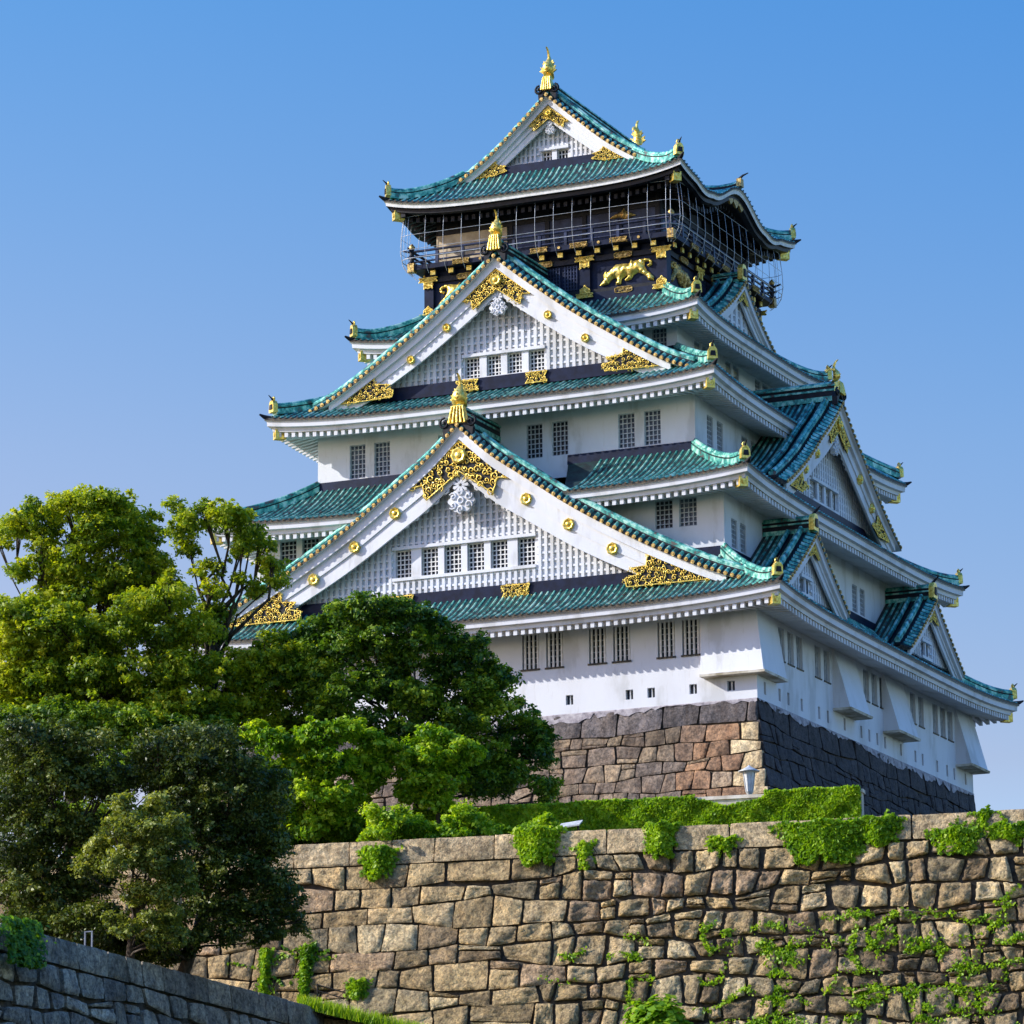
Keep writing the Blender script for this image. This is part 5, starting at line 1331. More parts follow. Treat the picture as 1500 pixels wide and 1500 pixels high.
TREES = [
 ('camphor_tree', 'tall camphor tree with rounded yellow-green crown, farthest left against the sky', 'a', (-9.29, -46.38, -11.5), [(-6.64, -49.83, 6.8, 1.11), (-7.85, -50.1, 6.52, 0.96), (-5.74, -49.02, 6.73, 0.96), (-8.91, -49.94, 5.72, 0.89), (-4.87, -48.12, 6.02, 0.96), (-4.5, -47.03, 5.5, 0.74), (-6.13, -50.0, 5.25, 1.11), (-5.34, -48.65, 4.75, 0.96), (-4.82, -47.15, 4.46, 0.67), (-7.48, -49.67, 4.76, 0.82), (-10.34, -50.18, 6.16, 0.74), (-10.88, -50.71, 5.41, 0.74), (-9.43, -50.74, 6.65, 0.59), (-9.03, -50.34, 3.74, 0.82), (-8.06, -49.64, 3.25, 1.04), (-7.04, -49.03, 2.58, 1.04), (-10.24, -50.6, 3.63, 0.52), (-10.8, -49.93, 1.55, 1.04), (-9.25, -49.9, 1.76, 1.04), (-6.1, -47.93, 2.52, 1.04), (-5.06, -47.39, 3.22, 0.74), (-7.58, -50.15, 3.98, 0.82), (-6.47, -48.69, 3.73, 0.89), (-5.0, -48.54, 3.62, 0.67), (-9.17, -50.13, 4.66, 0.67), (-5.44, -48.77, 3.0, 0.82), (-3.96, -47.28, 3.83, 0.52), (-4.65, -46.36, 2.85, 0.67), (-7.49, -49.58, 2.0, 1.04), (-5.99, -49.24, 6.67, 0.69), (-9.41, -48.73, 6.71, 0.58), (-6.91, -47.53, 6.45, 0.74), (-9.22, -49.98, 5.34, 0.52), (-4.93, -48.43, 5.35, 0.54), (-5.08, -46.44, 5.28, 0.55), (-7.23, -48.65, 4.99, 0.8), (-4.93, -48.46, 4.58, 0.7), (-4.92, -45.92, 4.56, 0.43), (-7.67, -48.57, 4.87, 0.49), (-10.98, -48.75, 5.98, 0.57), (-12.3, -48.82, 5.52, 0.5), (-9.98, -49.15, 6.7, 0.44), (-9.55, -48.2, 3.97, 0.47), (-9.0, -49.27, 2.88, 0.66), (-8.57, -47.51, 2.76, 0.65), (-10.39, -49.9, 3.57, 0.37), (-11.8, -47.74, 1.58, 0.81), (-10.39, -48.88, 1.68, 0.72), (-7.32, -47.02, 2.55, 0.59), (-5.41, -45.8, 3.36, 0.56), (-8.0, -49.56, 3.5, 0.57), (-6.78, -47.26, 3.65, 0.53), (-6.22, -46.6, 3.67, 0.53), (-9.66, -48.49, 4.87, 0.45), (-6.85, -47.22, 3.27, 0.53), (-4.49, -46.94, 3.6, 0.4), (-5.31, -45.97, 2.88, 0.38), (-7.85, -48.63, 1.46, 0.66), (-8.74, -45.85, 7.47, 0.98), (-7.59, -45.45, 7.3, 0.85), (-6.44, -45.1, 6.43, 0.85), (-8.62, -45.47, 6.04, 0.98), (-5.99, -44.73, 4.69, 0.59), (-11.91, -47.7, 6.46, 0.65), (-11.3, -47.37, 7.18, 0.52), (-10.46, -45.76, 3.86, 0.91), (-12.2, -47.34, 4.08, 0.46), (-11.37, -46.01, 2.3, 0.91), (-6.54, -44.51, 3.55, 0.65), (-8.66, -45.08, 4.27, 0.78), (-10.99, -46.56, 5.18, 0.59), (-5.24, -44.79, 4.08, 0.46), (-9.97, -45.21, 2.67, 0.91)], 0.15),
 ('camphor_tree', 'camphor tree with open crown and bare dark limbs, beside the lowest green roof', 'a', (-2.08, -46.31, -11.5), [(0.89, -49.55, 5.33, 0.88), (-0.34, -49.38, 5.76, 0.66), (-1.09, -49.74, 5.32, 0.73), (-2.04, -49.41, 6.17, 0.55), (1.47, -48.5, 4.97, 0.8), (1.85, -47.41, 4.28, 0.73), (2.2, -46.97, 3.3, 0.66), (2.14, -46.48, 2.54, 0.48), (1.17, -48.63, 4.11, 0.58), (-1.88, -49.2, 4.82, 0.58), (-1.48, -49.0, 4.3, 0.44), (-0.12, -48.33, 3.09, 0.58), (-0.21, -48.72, 2.0, 0.58), (-0.97, -48.53, 2.96, 0.48), (1.44, -47.11, 2.24, 0.4), (0.81, -47.94, 2.56, 0.33), (-0.36, -47.72, 0.99, 0.66), (-1.13, -47.99, 1.02, 0.66), (-2.52, -48.82, 2.71, 0.51), (1.05, -48.79, 5.47, 0.73), (-1.13, -46.14, 5.87, 0.77), (-2.39, -46.97, 5.65, 0.64), (0.18, -45.52, 5.34, 0.71), (1.2, -45.08, 3.41, 0.58), (-0.36, -45.5, 4.52, 0.51), (-2.56, -46.76, 4.49, 0.39), (-1.75, -45.58, 2.37, 0.51), (0.12, -44.97, 2.42, 0.35), (-1.54, -45.17, 1.21, 0.58), (-3.37, -47.19, 2.75, 0.45)], 0.15),
 ('camphor_tree', 'dense green camphor tree under the tall one, with pale new leaves halfway up', 'a', (-4.9, -45.75, -11.5), [(-2.91, -51.19, 0.94, 1.18), (-1.39, -50.88, 1.2, 1.1), (-3.79, -51.3, -0.18, 1.25), (-2.36, -50.45, -0.5, 1.32), (-0.67, -49.73, -0.36, 1.18), (-5.52, -51.62, -0.25, 1.25), (-6.86, -52.6, -0.14, 1.25), (-8.96, -52.31, -0.24, 1.32), (-1.31, -49.92, -2.2, 1.32), (-3.39, -50.61, -2.3, 1.4), (-5.08, -51.66, -2.33, 1.32), (-7.47, -51.5, -2.1, 1.4), (-9.68, -51.36, -2.24, 1.47), (0.43, -49.31, -2.24, 1.1), (1.0, -48.25, -1.78, 0.96), (1.87, -47.76, -1.6, 0.88), (2.63, -47.06, -1.28, 0.81), (2.9, -46.11, -1.58, 0.73), (1.37, -47.87, -2.59, 1.03), (-0.09, -49.01, -4.01, 1.18), (-2.11, -50.15, -4.36, 1.32), (-4.54, -51.22, -4.67, 1.32), (1.76, -46.82, -3.48, 0.96), (2.21, -47.34, -0.61, 0.66), (2.69, -46.07, -0.29, 0.59), (2.6, -45.53, -1.97, 0.96), (2.25, -47.05, -2.02, 1.03), (0.54, -47.37, -3.8, 1.1), (3.04, -44.9, -2.93, 0.96), (2.34, -45.74, -4.03, 1.03), (1.49, -47.01, -5.01, 1.03), (-2.4, -50.33, -3.02, 1.18), (-1.13, -49.88, -3.73, 1.1), (2.33, -44.24, -4.66, 0.88), (-2.77, -49.86, 0.92, 0.68), (-2.66, -49.35, 0.98, 0.86), (-5.67, -49.63, -0.2, 0.88), (-2.39, -49.25, -0.96, 0.91), (-1.15, -47.19, -0.11, 0.75), (-6.05, -49.45, 0.06, 0.86), (-7.55, -50.35, -0.33, 0.95), (-10.22, -51.44, -0.32, 0.82), (-3.42, -47.67, -2.35, 1.01), (-4.36, -49.0, -2.98, 0.94), (-6.41, -50.22, -2.88, 0.89), (-8.46, -51.18, -2.15, 0.98), (-10.46, -50.59, -3.01, 1.1), (-0.55, -48.73, -2.27, 0.85), (-0.03, -46.27, -1.89, 0.56), (0.38, -45.25, -1.63, 0.59), (1.25, -45.39, -1.27, 0.47), (1.79, -44.28, -1.66, 0.47), (0.26, -47.12, -2.58, 0.66), (-1.72, -46.95, -3.9, 0.72), (-2.25, -48.05, -4.55, 0.9), (-4.96, -50.17, -5.22, 0.91), (0.52, -45.31, -3.6, 0.73), (1.31, -46.46, -0.74, 0.4), (2.59, -45.59, -0.51, 0.44), (1.52, -44.49, -1.99, 0.7), (1.44, -44.58, -2.07, 0.7), (-0.19, -46.56, -4.12, 0.76), (2.51, -42.8, -2.84, 0.71), (1.21, -44.09, -4.13, 0.74), (0.91, -44.29, -4.66, 0.58), (-3.55, -47.91, -3.28, 0.91), (-2.01, -47.39, -3.74, 0.85), (2.07, -44.64, -5.08, 0.52), (-6.9, -43.92, 2.27, 1.03), (-8.08, -44.2, 1.09, 1.1), (-4.7, -42.75, 0.87, 1.03), (-10.72, -46.15, 0.99, 1.1), (-5.57, -42.6, -0.97, 1.16), (-9.48, -44.47, -1.13, 1.16), (-12.14, -47.16, -1.69, 1.29), (-2.24, -41.82, -0.77, 0.84), (0.19, -41.85, -0.53, 0.71), (-2.08, -41.73, -1.65, 0.9), (-6.44, -42.37, -3.15, 1.16), (-1.14, -41.45, -2.74, 0.84), (0.77, -42.19, 0.2, 0.52), (-0.5, -41.74, -1.26, 0.9), (1.87, -42.05, -2.73, 0.84), (-1.65, -41.13, -4.22, 0.9), (-5.57, -42.24, -2.5, 0.97)], 0.15),
 ('evergreen_tree', 'large dark dome-shaped evergreen tree in front of the white keep wall', 'b', (6.89, -40.51, -11.5), [(6.02, -47.11, 0.35, 1.02), (7.68, -47.48, 0.47, 1.02), (8.69, -46.52, 0.39, 1.02), (9.91, -46.01, -0.14, 1.02), (4.59, -46.85, -0.15, 0.88), (10.69, -45.34, -0.77, 0.95), (4.06, -46.93, -1.24, 0.8), (8.12, -46.87, -0.98, 1.24), (6.29, -46.91, -1.16, 1.24), (9.46, -46.23, -1.49, 1.24), (4.64, -46.59, -2.32, 1.17), (11.04, -44.91, -1.74, 0.8), (11.98, -44.95, -1.16, 0.73), (12.22, -44.32, -2.08, 0.66), (12.62, -43.59, -2.5, 0.66), (10.42, -44.78, -2.51, 1.17), (12.01, -44.26, -3.24, 1.1), (12.79, -42.75, -2.72, 0.66), (7.72, -46.06, -2.83, 1.32), (6.3, -46.95, -3.53, 1.24), (9.16, -45.23, -3.83, 1.32), (12.84, -43.3, -4.16, 1.02), (11.2, -44.52, -4.89, 1.24), (13.33, -41.55, -4.61, 0.88), (13.89, -40.77, -5.21, 0.66), (12.65, -41.69, -5.59, 1.17), (11.53, -43.28, -6.41, 1.24), (13.49, -41.14, -6.25, 0.95), (9.78, -44.23, -5.75, 1.1), (13.68, -40.77, -7.57, 0.73), (12.44, -41.67, -7.26, 1.1), (13.75, -40.11, -8.15, 0.51), (11.56, -43.37, -7.77, 0.95), (3.89, -46.21, -3.04, 1.02), (4.86, -46.28, -4.15, 1.1), (7.08, -46.28, -5.0, 1.1), (8.67, -45.76, -5.55, 1.02), (2.99, -46.28, -1.96, 0.73), (5.51, -45.58, 0.18, 0.72), (7.02, -46.0, 0.22, 0.71), (7.89, -45.75, 0.22, 0.77), (9.28, -44.18, -0.35, 0.77), (3.75, -46.28, -0.34, 0.64), (10.52, -44.11, -0.85, 0.57), (4.41, -46.76, -1.61, 0.59), (6.99, -46.72, -1.1, 0.87), (5.22, -46.09, -1.14, 0.73), (8.53, -45.48, -1.81, 0.94), (4.5, -46.35, -2.9, 0.69), (10.66, -43.98, -2.07, 0.45), (10.4, -42.48, -1.05, 0.52), (10.88, -42.63, -1.86, 0.38), (11.72, -41.89, -2.61, 0.48), (10.37, -44.28, -2.95, 0.71), (10.99, -43.79, -3.6, 0.7), (12.24, -42.4, -2.78, 0.48), (7.22, -44.19, -3.09, 0.94), (4.53, -44.42, -3.58, 0.97), (9.9, -44.69, -4.2, 0.86), (11.82, -42.98, -4.33, 0.69), (10.99, -42.88, -5.0, 0.95), (13.29, -40.5, -4.68, 0.54), (13.6, -40.74, -5.44, 0.4), (12.22, -41.21, -6.01, 0.66), (10.75, -40.73, -6.67, 0.81), (13.38, -39.72, -6.36, 0.55), (9.83, -42.8, -5.93, 0.83), (13.79, -39.83, -7.59, 0.49), (11.45, -40.79, -7.59, 0.79), (12.69, -37.97, -8.13, 0.38), (11.43, -42.12, -7.98, 0.55), (3.48, -44.84, -3.33, 0.6), (4.78, -46.09, -4.65, 0.72), (6.19, -44.43, -5.18, 0.79), (8.41, -44.81, -5.93, 0.66), (2.83, -46.79, -2.3, 0.53), (3.17, -41.29, 1.3, 0.9), (5.7, -39.77, 1.52, 0.9), (2.22, -41.96, 0.57, 0.77), (1.79, -42.12, -0.58, 0.71), (3.3, -40.76, -0.2, 1.09), (2.02, -41.44, -1.6, 1.03), (9.09, -38.22, -0.09, 0.64), (10.09, -37.77, -1.68, 0.58), (9.29, -37.68, -2.29, 0.96), (4.66, -39.45, -1.84, 1.16), (6.09, -38.49, -2.86, 1.16), (7.91, -37.68, -3.93, 1.09), (12.62, -37.43, -4.95, 0.58), (8.66, -37.13, -5.64, 1.09), (6.57, -37.85, -4.89, 0.96), (10.03, -36.85, -6.75, 0.96), (8.42, -36.9, -6.98, 0.84), (2.0, -40.86, -3.42, 0.96), (5.28, -38.44, -4.53, 0.9)], 0.15),
 ('young_broadleaf_tree', 'bright yellow-green bushy tree on the bailey edge left of the dark dome tree', 'c', (4.45, -46.95, -11.5), [(6.2, -49.69, -5.95, 0.93), (7.32, -49.39, -5.67, 0.78), (4.97, -49.44, -6.32, 0.93), (7.75, -48.04, -5.99, 0.78), (8.41, -47.53, -6.47, 0.71), (4.01, -50.42, -6.22, 0.78), (3.0, -50.25, -5.62, 0.64), (6.32, -49.21, -7.21, 1.07), (4.46, -49.16, -7.56, 1.0), (7.19, -47.64, -7.22, 1.0), (3.19, -49.55, -7.36, 0.93), (5.65, -49.33, -8.67, 1.0), (6.68, -48.46, -8.79, 1.0), (4.25, -49.46, -9.08, 0.93), (8.0, -47.42, -7.75, 0.78), (3.19, -49.89, -8.73, 0.86), (5.48, -48.63, -9.88, 0.93), (6.6, -47.57, -9.98, 0.78), (4.11, -48.82, -10.14, 0.86), (5.67, -49.69, -6.08, 0.67), (7.25, -48.01, -5.73, 0.46), (5.34, -49.06, -6.63, 0.61), (7.52, -47.41, -6.49, 0.53), (7.15, -45.59, -6.35, 0.53), (4.03, -49.14, -6.3, 0.44), (1.95, -49.34, -5.55, 0.41), (6.01, -48.8, -7.69, 0.73), (4.37, -48.97, -8.07, 0.64), (8.02, -47.6, -7.45, 0.75), (2.4, -48.87, -7.53, 0.69), (5.56, -48.03, -8.68, 0.58), (6.39, -46.9, -8.91, 0.74), (3.66, -48.94, -9.6, 0.65), (7.04, -46.06, -7.79, 0.53), (2.65, -48.4, -8.97, 0.54), (5.39, -48.92, -10.43, 0.62), (5.67, -46.86, -10.24, 0.58), (3.13, -47.38, -10.45, 0.58), (4.66, -46.27, -5.65, 0.82), (3.51, -46.72, -6.14, 0.82), (7.72, -45.97, -6.52, 0.63), (2.16, -48.44, -5.61, 0.56), (3.17, -46.6, -7.44, 0.88), (2.07, -47.63, -7.34, 0.82), (4.97, -45.52, -8.6, 0.88), (6.89, -45.64, -7.75, 0.69), (3.88, -45.61, -9.71, 0.82), (2.8, -46.16, -10.04, 0.75)], 0.17),
 ('young_broadleaf_tree', 'bright green tree with tiered sprays right under the dark dome tree', 'c', (10.3, -45.43, -11.5), [(10.73, -47.42, -5.8, 0.5), (11.49, -47.12, -6.15, 0.64), (12.48, -46.93, -6.53, 0.64), (9.88, -47.17, -6.53, 0.64), (11.17, -47.62, -7.02, 0.71), (11.8, -46.64, -7.26, 0.71), (12.91, -46.7, -6.86, 0.43), (9.31, -47.13, -7.31, 0.64), (10.4, -47.13, -7.88, 0.78), (11.3, -46.36, -8.17, 0.78), (9.52, -46.81, -8.44, 0.71), (10.91, -46.7, -9.02, 0.71), (10.16, -46.28, -5.96, 0.3), (11.5, -46.5, -6.33, 0.5), (11.82, -46.07, -6.6, 0.41), (9.84, -47.77, -7.05, 0.49), (10.37, -46.55, -7.09, 0.51), (11.43, -46.08, -7.58, 0.54), (12.63, -46.3, -7.06, 0.3), (8.95, -45.87, -7.51, 0.47), (10.88, -47.04, -8.17, 0.58), (10.74, -45.33, -8.47, 0.51), (9.7, -46.42, -8.68, 0.44), (10.92, -45.85, -9.07, 0.4), (9.74, -45.81, -5.81, 0.44), (11.6, -44.95, -6.5, 0.56), (10.15, -45.31, -6.94, 0.62), (11.93, -44.96, -6.86, 0.37), (9.43, -45.46, -7.91, 0.69), (9.05, -45.71, -8.58, 0.62)], 0.16),
 ('rounded_shrub', 'rounded pale green shrub on the wall top, left of the leafy wall creeper', 'c', (9.67, -49.41, -11.5), [(9.73, -50.27, -10.23, 0.56), (9.28, -50.44, -9.9, 0.42), (10.25, -49.87, -10.05, 0.49), (10.11, -50.7, -10.96, 0.56), (10.54, -49.74, -10.71, 0.49), (9.09, -50.06, -10.97, 0.42), (10.58, -48.68, -10.24, 0.49), (11.13, -49.11, -10.99, 0.49), (8.9, -49.19, -10.41, 0.34), (9.02, -49.59, -10.05, 0.24), (10.54, -50.16, -10.37, 0.29), (9.78, -49.26, -11.06, 0.41), (10.06, -48.45, -10.87, 0.38), (8.28, -48.97, -11.07, 0.24), (11.25, -49.53, -10.58, 0.31), (10.74, -48.63, -11.26, 0.28), (9.14, -49.18, -10.37, 0.49), (9.85, -48.99, -10.23, 0.43), (10.06, -48.88, -10.89, 0.43), (10.6, -49.19, -10.64, 0.43)], 0.13),
 ('rounded_shrub', 'bright green shrub on the wall top in front of the stone base', 'c', (13.2, -47.83, -11.5), [(13.17, -48.89, -9.9, 0.42), (13.68, -48.85, -10.16, 0.49), (12.77, -48.8, -10.41, 0.49), (13.82, -48.39, -10.6, 0.49), (13.17, -48.14, -10.84, 0.49), (13.8, -47.18, -10.6, 0.42), (12.69, -49.4, -11.13, 0.49), (11.51, -48.4, -10.76, 0.49), (14.48, -47.11, -10.86, 0.35), (13.34, -48.78, -10.14, 0.27), (13.36, -47.53, -10.18, 0.3), (12.47, -48.45, -10.72, 0.34), (13.58, -48.34, -10.93, 0.33), (13.37, -49.14, -11.19, 0.35), (14.22, -48.18, -11.02, 0.28), (11.47, -47.47, -10.96, 0.38), (11.65, -49.23, -11.21, 0.27), (14.05, -46.42, -10.94, 0.21), (12.61, -47.72, -10.03, 0.37), (12.23, -47.78, -10.57, 0.43), (12.84, -47.39, -11.05, 0.43), (11.74, -47.91, -11.2, 0.43), (14.42, -47.35, -11.22, 0.31)], 0.13),
 ('rounded_shrub', 'small upright yellow-green shrub above the big creeper beside the slanted grey board', 'c', (16.18, -46.56, -11.5), [(16.46, -46.78, -10.5, 0.31), (17.02, -47.26, -10.34, 0.21), (16.37, -47.39, -10.8, 0.31), (16.05, -47.87, -10.94, 0.28), (16.89, -47.39, -11.0, 0.35), (14.96, -46.59, -10.83, 0.28), (16.12, -46.39, -10.53, 0.2), (16.36, -46.08, -10.29, 0.16), (15.88, -46.52, -10.84, 0.18), (15.18, -46.37, -10.88, 0.21), (15.94, -45.74, -10.98, 0.25), (14.73, -45.78, -10.94, 0.18), (16.34, -45.9, -10.71, 0.28), (16.04, -46.0, -10.93, 0.28), (16.09, -45.92, -11.08, 0.31)], 0.13),
 ('camphor_tree', 'olive-green camphor tree at the left edge, below the tallest crown', 'a', (-10.63, -48.57, -11.5), [(-9.29, -52.76, 0.91, 1.02), (-8.07, -52.53, 0.66, 1.02), (-7.02, -51.7, 0.55, 1.02), (-9.21, -52.53, -0.77, 1.1), (-8.01, -51.6, -0.88, 1.17), (-6.41, -51.37, -0.98, 1.1), (-5.52, -50.24, -1.21, 1.02), (-9.82, -52.09, -2.34, 1.17), (-7.97, -51.95, -2.64, 1.24), (-6.75, -50.74, -2.72, 1.24), (-5.93, -48.81, -2.65, 1.1), (-5.65, -47.24, -2.94, 1.02), (-9.48, -51.96, -4.05, 1.17), (-7.51, -51.37, -4.29, 1.24), (-6.44, -49.22, -4.21, 1.17), (-5.21, -46.62, -4.25, 1.02), (-3.73, -46.51, -4.01, 0.95), (-2.26, -46.37, -4.45, 0.95), (-8.89, -52.02, 0.57, 0.58), (-8.83, -52.24, 0.48, 0.75), (-7.35, -50.95, 0.18, 0.69), (-10.61, -50.48, -0.82, 0.64), (-9.09, -50.72, -1.14, 0.78), (-6.69, -49.72, -0.89, 0.75), (-6.51, -49.93, -1.34, 0.6), (-10.5, -51.24, -2.67, 0.86), (-9.43, -51.14, -2.51, 0.92), (-7.31, -50.93, -2.81, 0.8), (-5.33, -48.62, -2.84, 0.72), (-5.33, -46.69, -3.21, 0.69), (-9.67, -49.95, -4.12, 0.92), (-7.69, -50.07, -4.87, 0.71), (-6.74, -48.82, -4.84, 0.76), (-5.88, -45.83, -4.71, 0.77), (-3.83, -47.07, -4.59, 0.65), (-2.75, -46.4, -4.62, 0.55), (-11.47, -49.3, 1.37, 0.9), (-9.3, -48.16, 1.03, 0.9), (-9.86, -47.97, -0.45, 1.03), (-7.25, -47.46, -0.94, 0.9), (-10.53, -47.85, -2.11, 1.09), (-6.74, -47.06, -2.64, 0.96), (-11.64, -48.1, -3.62, 1.03), (-7.97, -46.81, -4.06, 1.03), (-3.54, -46.47, -4.36, 0.84)], 0.15),
 ('evergreen_tree', 'shaded dark evergreen filling the gap behind the grey-green tree at left', 'b', (-6.33, -45.83, -11.5), [(-9.1, -52.57, -4.85, 1.39), (-6.7, -52.75, -4.73, 1.39), (-4.82, -52.05, -4.77, 1.39), (-2.76, -51.69, -5.22, 1.39), (-1.06, -50.68, -5.53, 1.39), (0.22, -48.87, -5.36, 1.32), (-8.8, -52.37, -6.86, 1.46), (-6.54, -51.65, -6.93, 1.46), (-3.83, -51.74, -7.15, 1.54), (-1.75, -50.75, -7.49, 1.54), (0.22, -49.55, -7.47, 1.46), (1.29, -47.32, -7.57, 1.32), (2.07, -45.92, -9.12, 1.24), (-7.64, -52.31, -9.28, 1.54), (-4.97, -51.68, -9.72, 1.54), (-2.99, -49.82, -9.95, 1.54), (-0.55, -48.77, -9.98, 1.54), (0.68, -46.86, -10.49, 1.39), (-9.01, -51.87, -11.47, 1.46), (-6.55, -50.84, -12.17, 1.46), (-3.4, -50.38, -12.32, 1.46), (-1.48, -48.4, -12.54, 1.39), (2.06, -45.16, -10.7, 1.1), (0.15, -47.24, -12.5, 1.24), (-12.61, -47.01, -4.07, 1.22), (-8.99, -44.28, -3.59, 1.22), (-5.69, -42.64, -4.31, 1.22), (-12.66, -46.36, -6.06, 1.29), (-8.46, -43.36, -5.95, 1.35), (-4.19, -41.79, -6.39, 1.29), (-0.63, -41.21, -8.65, 1.09), (-9.75, -43.36, -8.65, 1.35), (-4.54, -41.19, -9.07, 1.35), (-12.72, -45.22, -10.76, 1.29), (-8.06, -41.81, -11.35, 1.29), (-0.37, -40.95, -10.36, 0.96)], 0.15),
 ('low_shrub', 'dark shrub under the trees at the left edge, right behind the shaded wall', 'd', (3.31, -68.07, -19.4), [(1.35, -69.15, -16.49, 0.58), (2.43, -69.24, -16.71, 0.64), (5.17, -69.29, -16.59, 0.71), (5.36, -67.82, -16.73, 0.71), (3.72, -69.68, -17.13, 0.64), (4.5, -69.28, -17.28, 0.64), (5.36, -69.01, -17.6, 0.58), (3.01, -69.37, -16.47, 0.51), (4.17, -69.3, -16.68, 0.51), (0.45, -68.21, -16.47, 0.35), (2.89, -69.38, -16.94, 0.37), (5.11, -68.4, -16.74, 0.49), (5.17, -67.15, -17.0, 0.47), (2.6, -68.56, -17.15, 0.49), (4.37, -69.13, -17.68, 0.44), (3.89, -67.19, -17.53, 0.38), (2.59, -68.35, -16.62, 0.3), (3.85, -69.24, -16.99, 0.32), (1.46, -69.21, -16.8, 0.51), (4.0, -67.09, -16.57, 0.62), (2.68, -67.47, -17.13, 0.56), (3.98, -66.94, -17.6, 0.51), (3.17, -67.31, -16.7, 0.45)], 0.12),
 ('low_shrub', 'dark shrub behind the shaded wall beside the slim blue-grey posts', 'd', (4.34, -64.14, -19.4), [(3.99, -65.69, -17.17, 0.59), (4.89, -65.76, -17.53, 0.59), (5.24, -64.86, -17.76, 0.52), (4.22, -65.2, -16.68, 0.52), (5.09, -65.22, -16.88, 0.59), (6.1, -65.18, -17.54, 0.46), (5.74, -63.89, -17.84, 0.39), (5.78, -65.22, -16.47, 0.59), (3.35, -64.66, -17.38, 0.38), (4.72, -64.98, -17.66, 0.42), (5.23, -64.48, -17.96, 0.33), (4.8, -65.48, -16.95, 0.4), (5.04, -64.54, -17.08, 0.36), (5.85, -65.21, -17.7, 0.27), (5.95, -63.68, -18.02, 0.26), (5.85, -65.28, -16.81, 0.4), (2.97, -64.3, -17.27, 0.52), (4.59, -63.19, -17.85, 0.46), (4.2, -63.58, -16.96, 0.52), (5.27, -63.09, -18.03, 0.34)], 0.12),
 ('holly_tree', 'dark glossy-leaved tree at the left edge above the shaded wall', 'd', (-0.3, -66.47, -19.2), [(2.17, -70.2, -8.73, 1.11), (3.35, -69.27, -8.99, 1.11), (0.74, -69.51, -9.43, 1.11), (4.6, -68.46, -9.27, 1.04), (2.6, -69.71, -10.5, 1.3), (3.7, -68.64, -10.73, 1.3), (0.72, -69.13, -11.49, 1.3), (4.8, -67.87, -10.71, 1.11), (2.41, -68.74, -12.46, 1.37), (3.49, -67.64, -12.7, 1.3), (1.19, -69.26, -13.65, 1.37), (2.36, -68.02, -14.48, 1.3), (3.75, -67.44, -14.8, 1.24), (1.57, -68.98, -15.44, 1.11), (3.07, -68.3, -16.05, 0.91), (0.03, -68.44, -14.98, 0.98), (4.08, -66.78, -16.24, 0.72), (1.85, -68.26, -16.42, 0.59), (0.33, -68.0, -16.9, 0.65), (1.69, -67.97, -17.19, 0.65), (2.78, -67.46, -17.44, 0.65), (3.83, -66.91, -17.68, 0.65), (4.29, -65.3, -17.84, 0.59), (4.62, -64.66, -17.25, 0.65), (1.54, -69.04, -9.21, 0.65), (2.92, -69.07, -9.63, 0.64), (0.25, -67.94, -9.6, 0.64), (3.58, -67.86, -9.64, 0.62), (2.26, -67.77, -10.73, 0.8), (4.18, -67.7, -10.98, 0.76), (-0.32, -68.26, -12.0, 0.92), (4.83, -66.67, -11.15, 0.69), (2.6, -68.08, -12.87, 0.89), (3.95, -67.13, -12.83, 0.92), (0.13, -67.65, -13.97, 1.06), (2.72, -67.52, -15.12, 0.85), (2.54, -65.98, -15.16, 0.9), (0.61, -67.7, -15.91, 0.82), (2.32, -67.85, -16.06, 0.67), (-0.32, -67.37, -15.24, 0.66), (3.88, -65.86, -16.43, 0.56), (0.87, -66.51, -16.62, 0.41), (0.01, -67.88, -17.18, 0.4), (1.57, -68.23, -17.59, 0.47), (1.95, -66.71, -17.52, 0.47), (3.02, -66.27, -17.88, 0.43), (4.12, -64.38, -17.93, 0.44), (4.93, -64.65, -17.44, 0.48), (-0.22, -66.56, -8.3, 0.98), (-0.9, -66.82, -9.22, 0.98), (0.28, -65.84, -10.09, 1.15), (-0.84, -66.24, -11.3, 1.15), (0.36, -65.28, -12.18, 1.2), (-0.93, -65.69, -13.37, 1.2), (1.7, -64.33, -14.6, 1.09), (0.86, -64.21, -15.76, 0.8), (2.54, -63.8, -16.12, 0.63), (-1.36, -65.07, -16.79, 0.57), (0.87, -63.85, -17.25, 0.57), (3.37, -63.55, -17.91, 0.52)], 0.13),
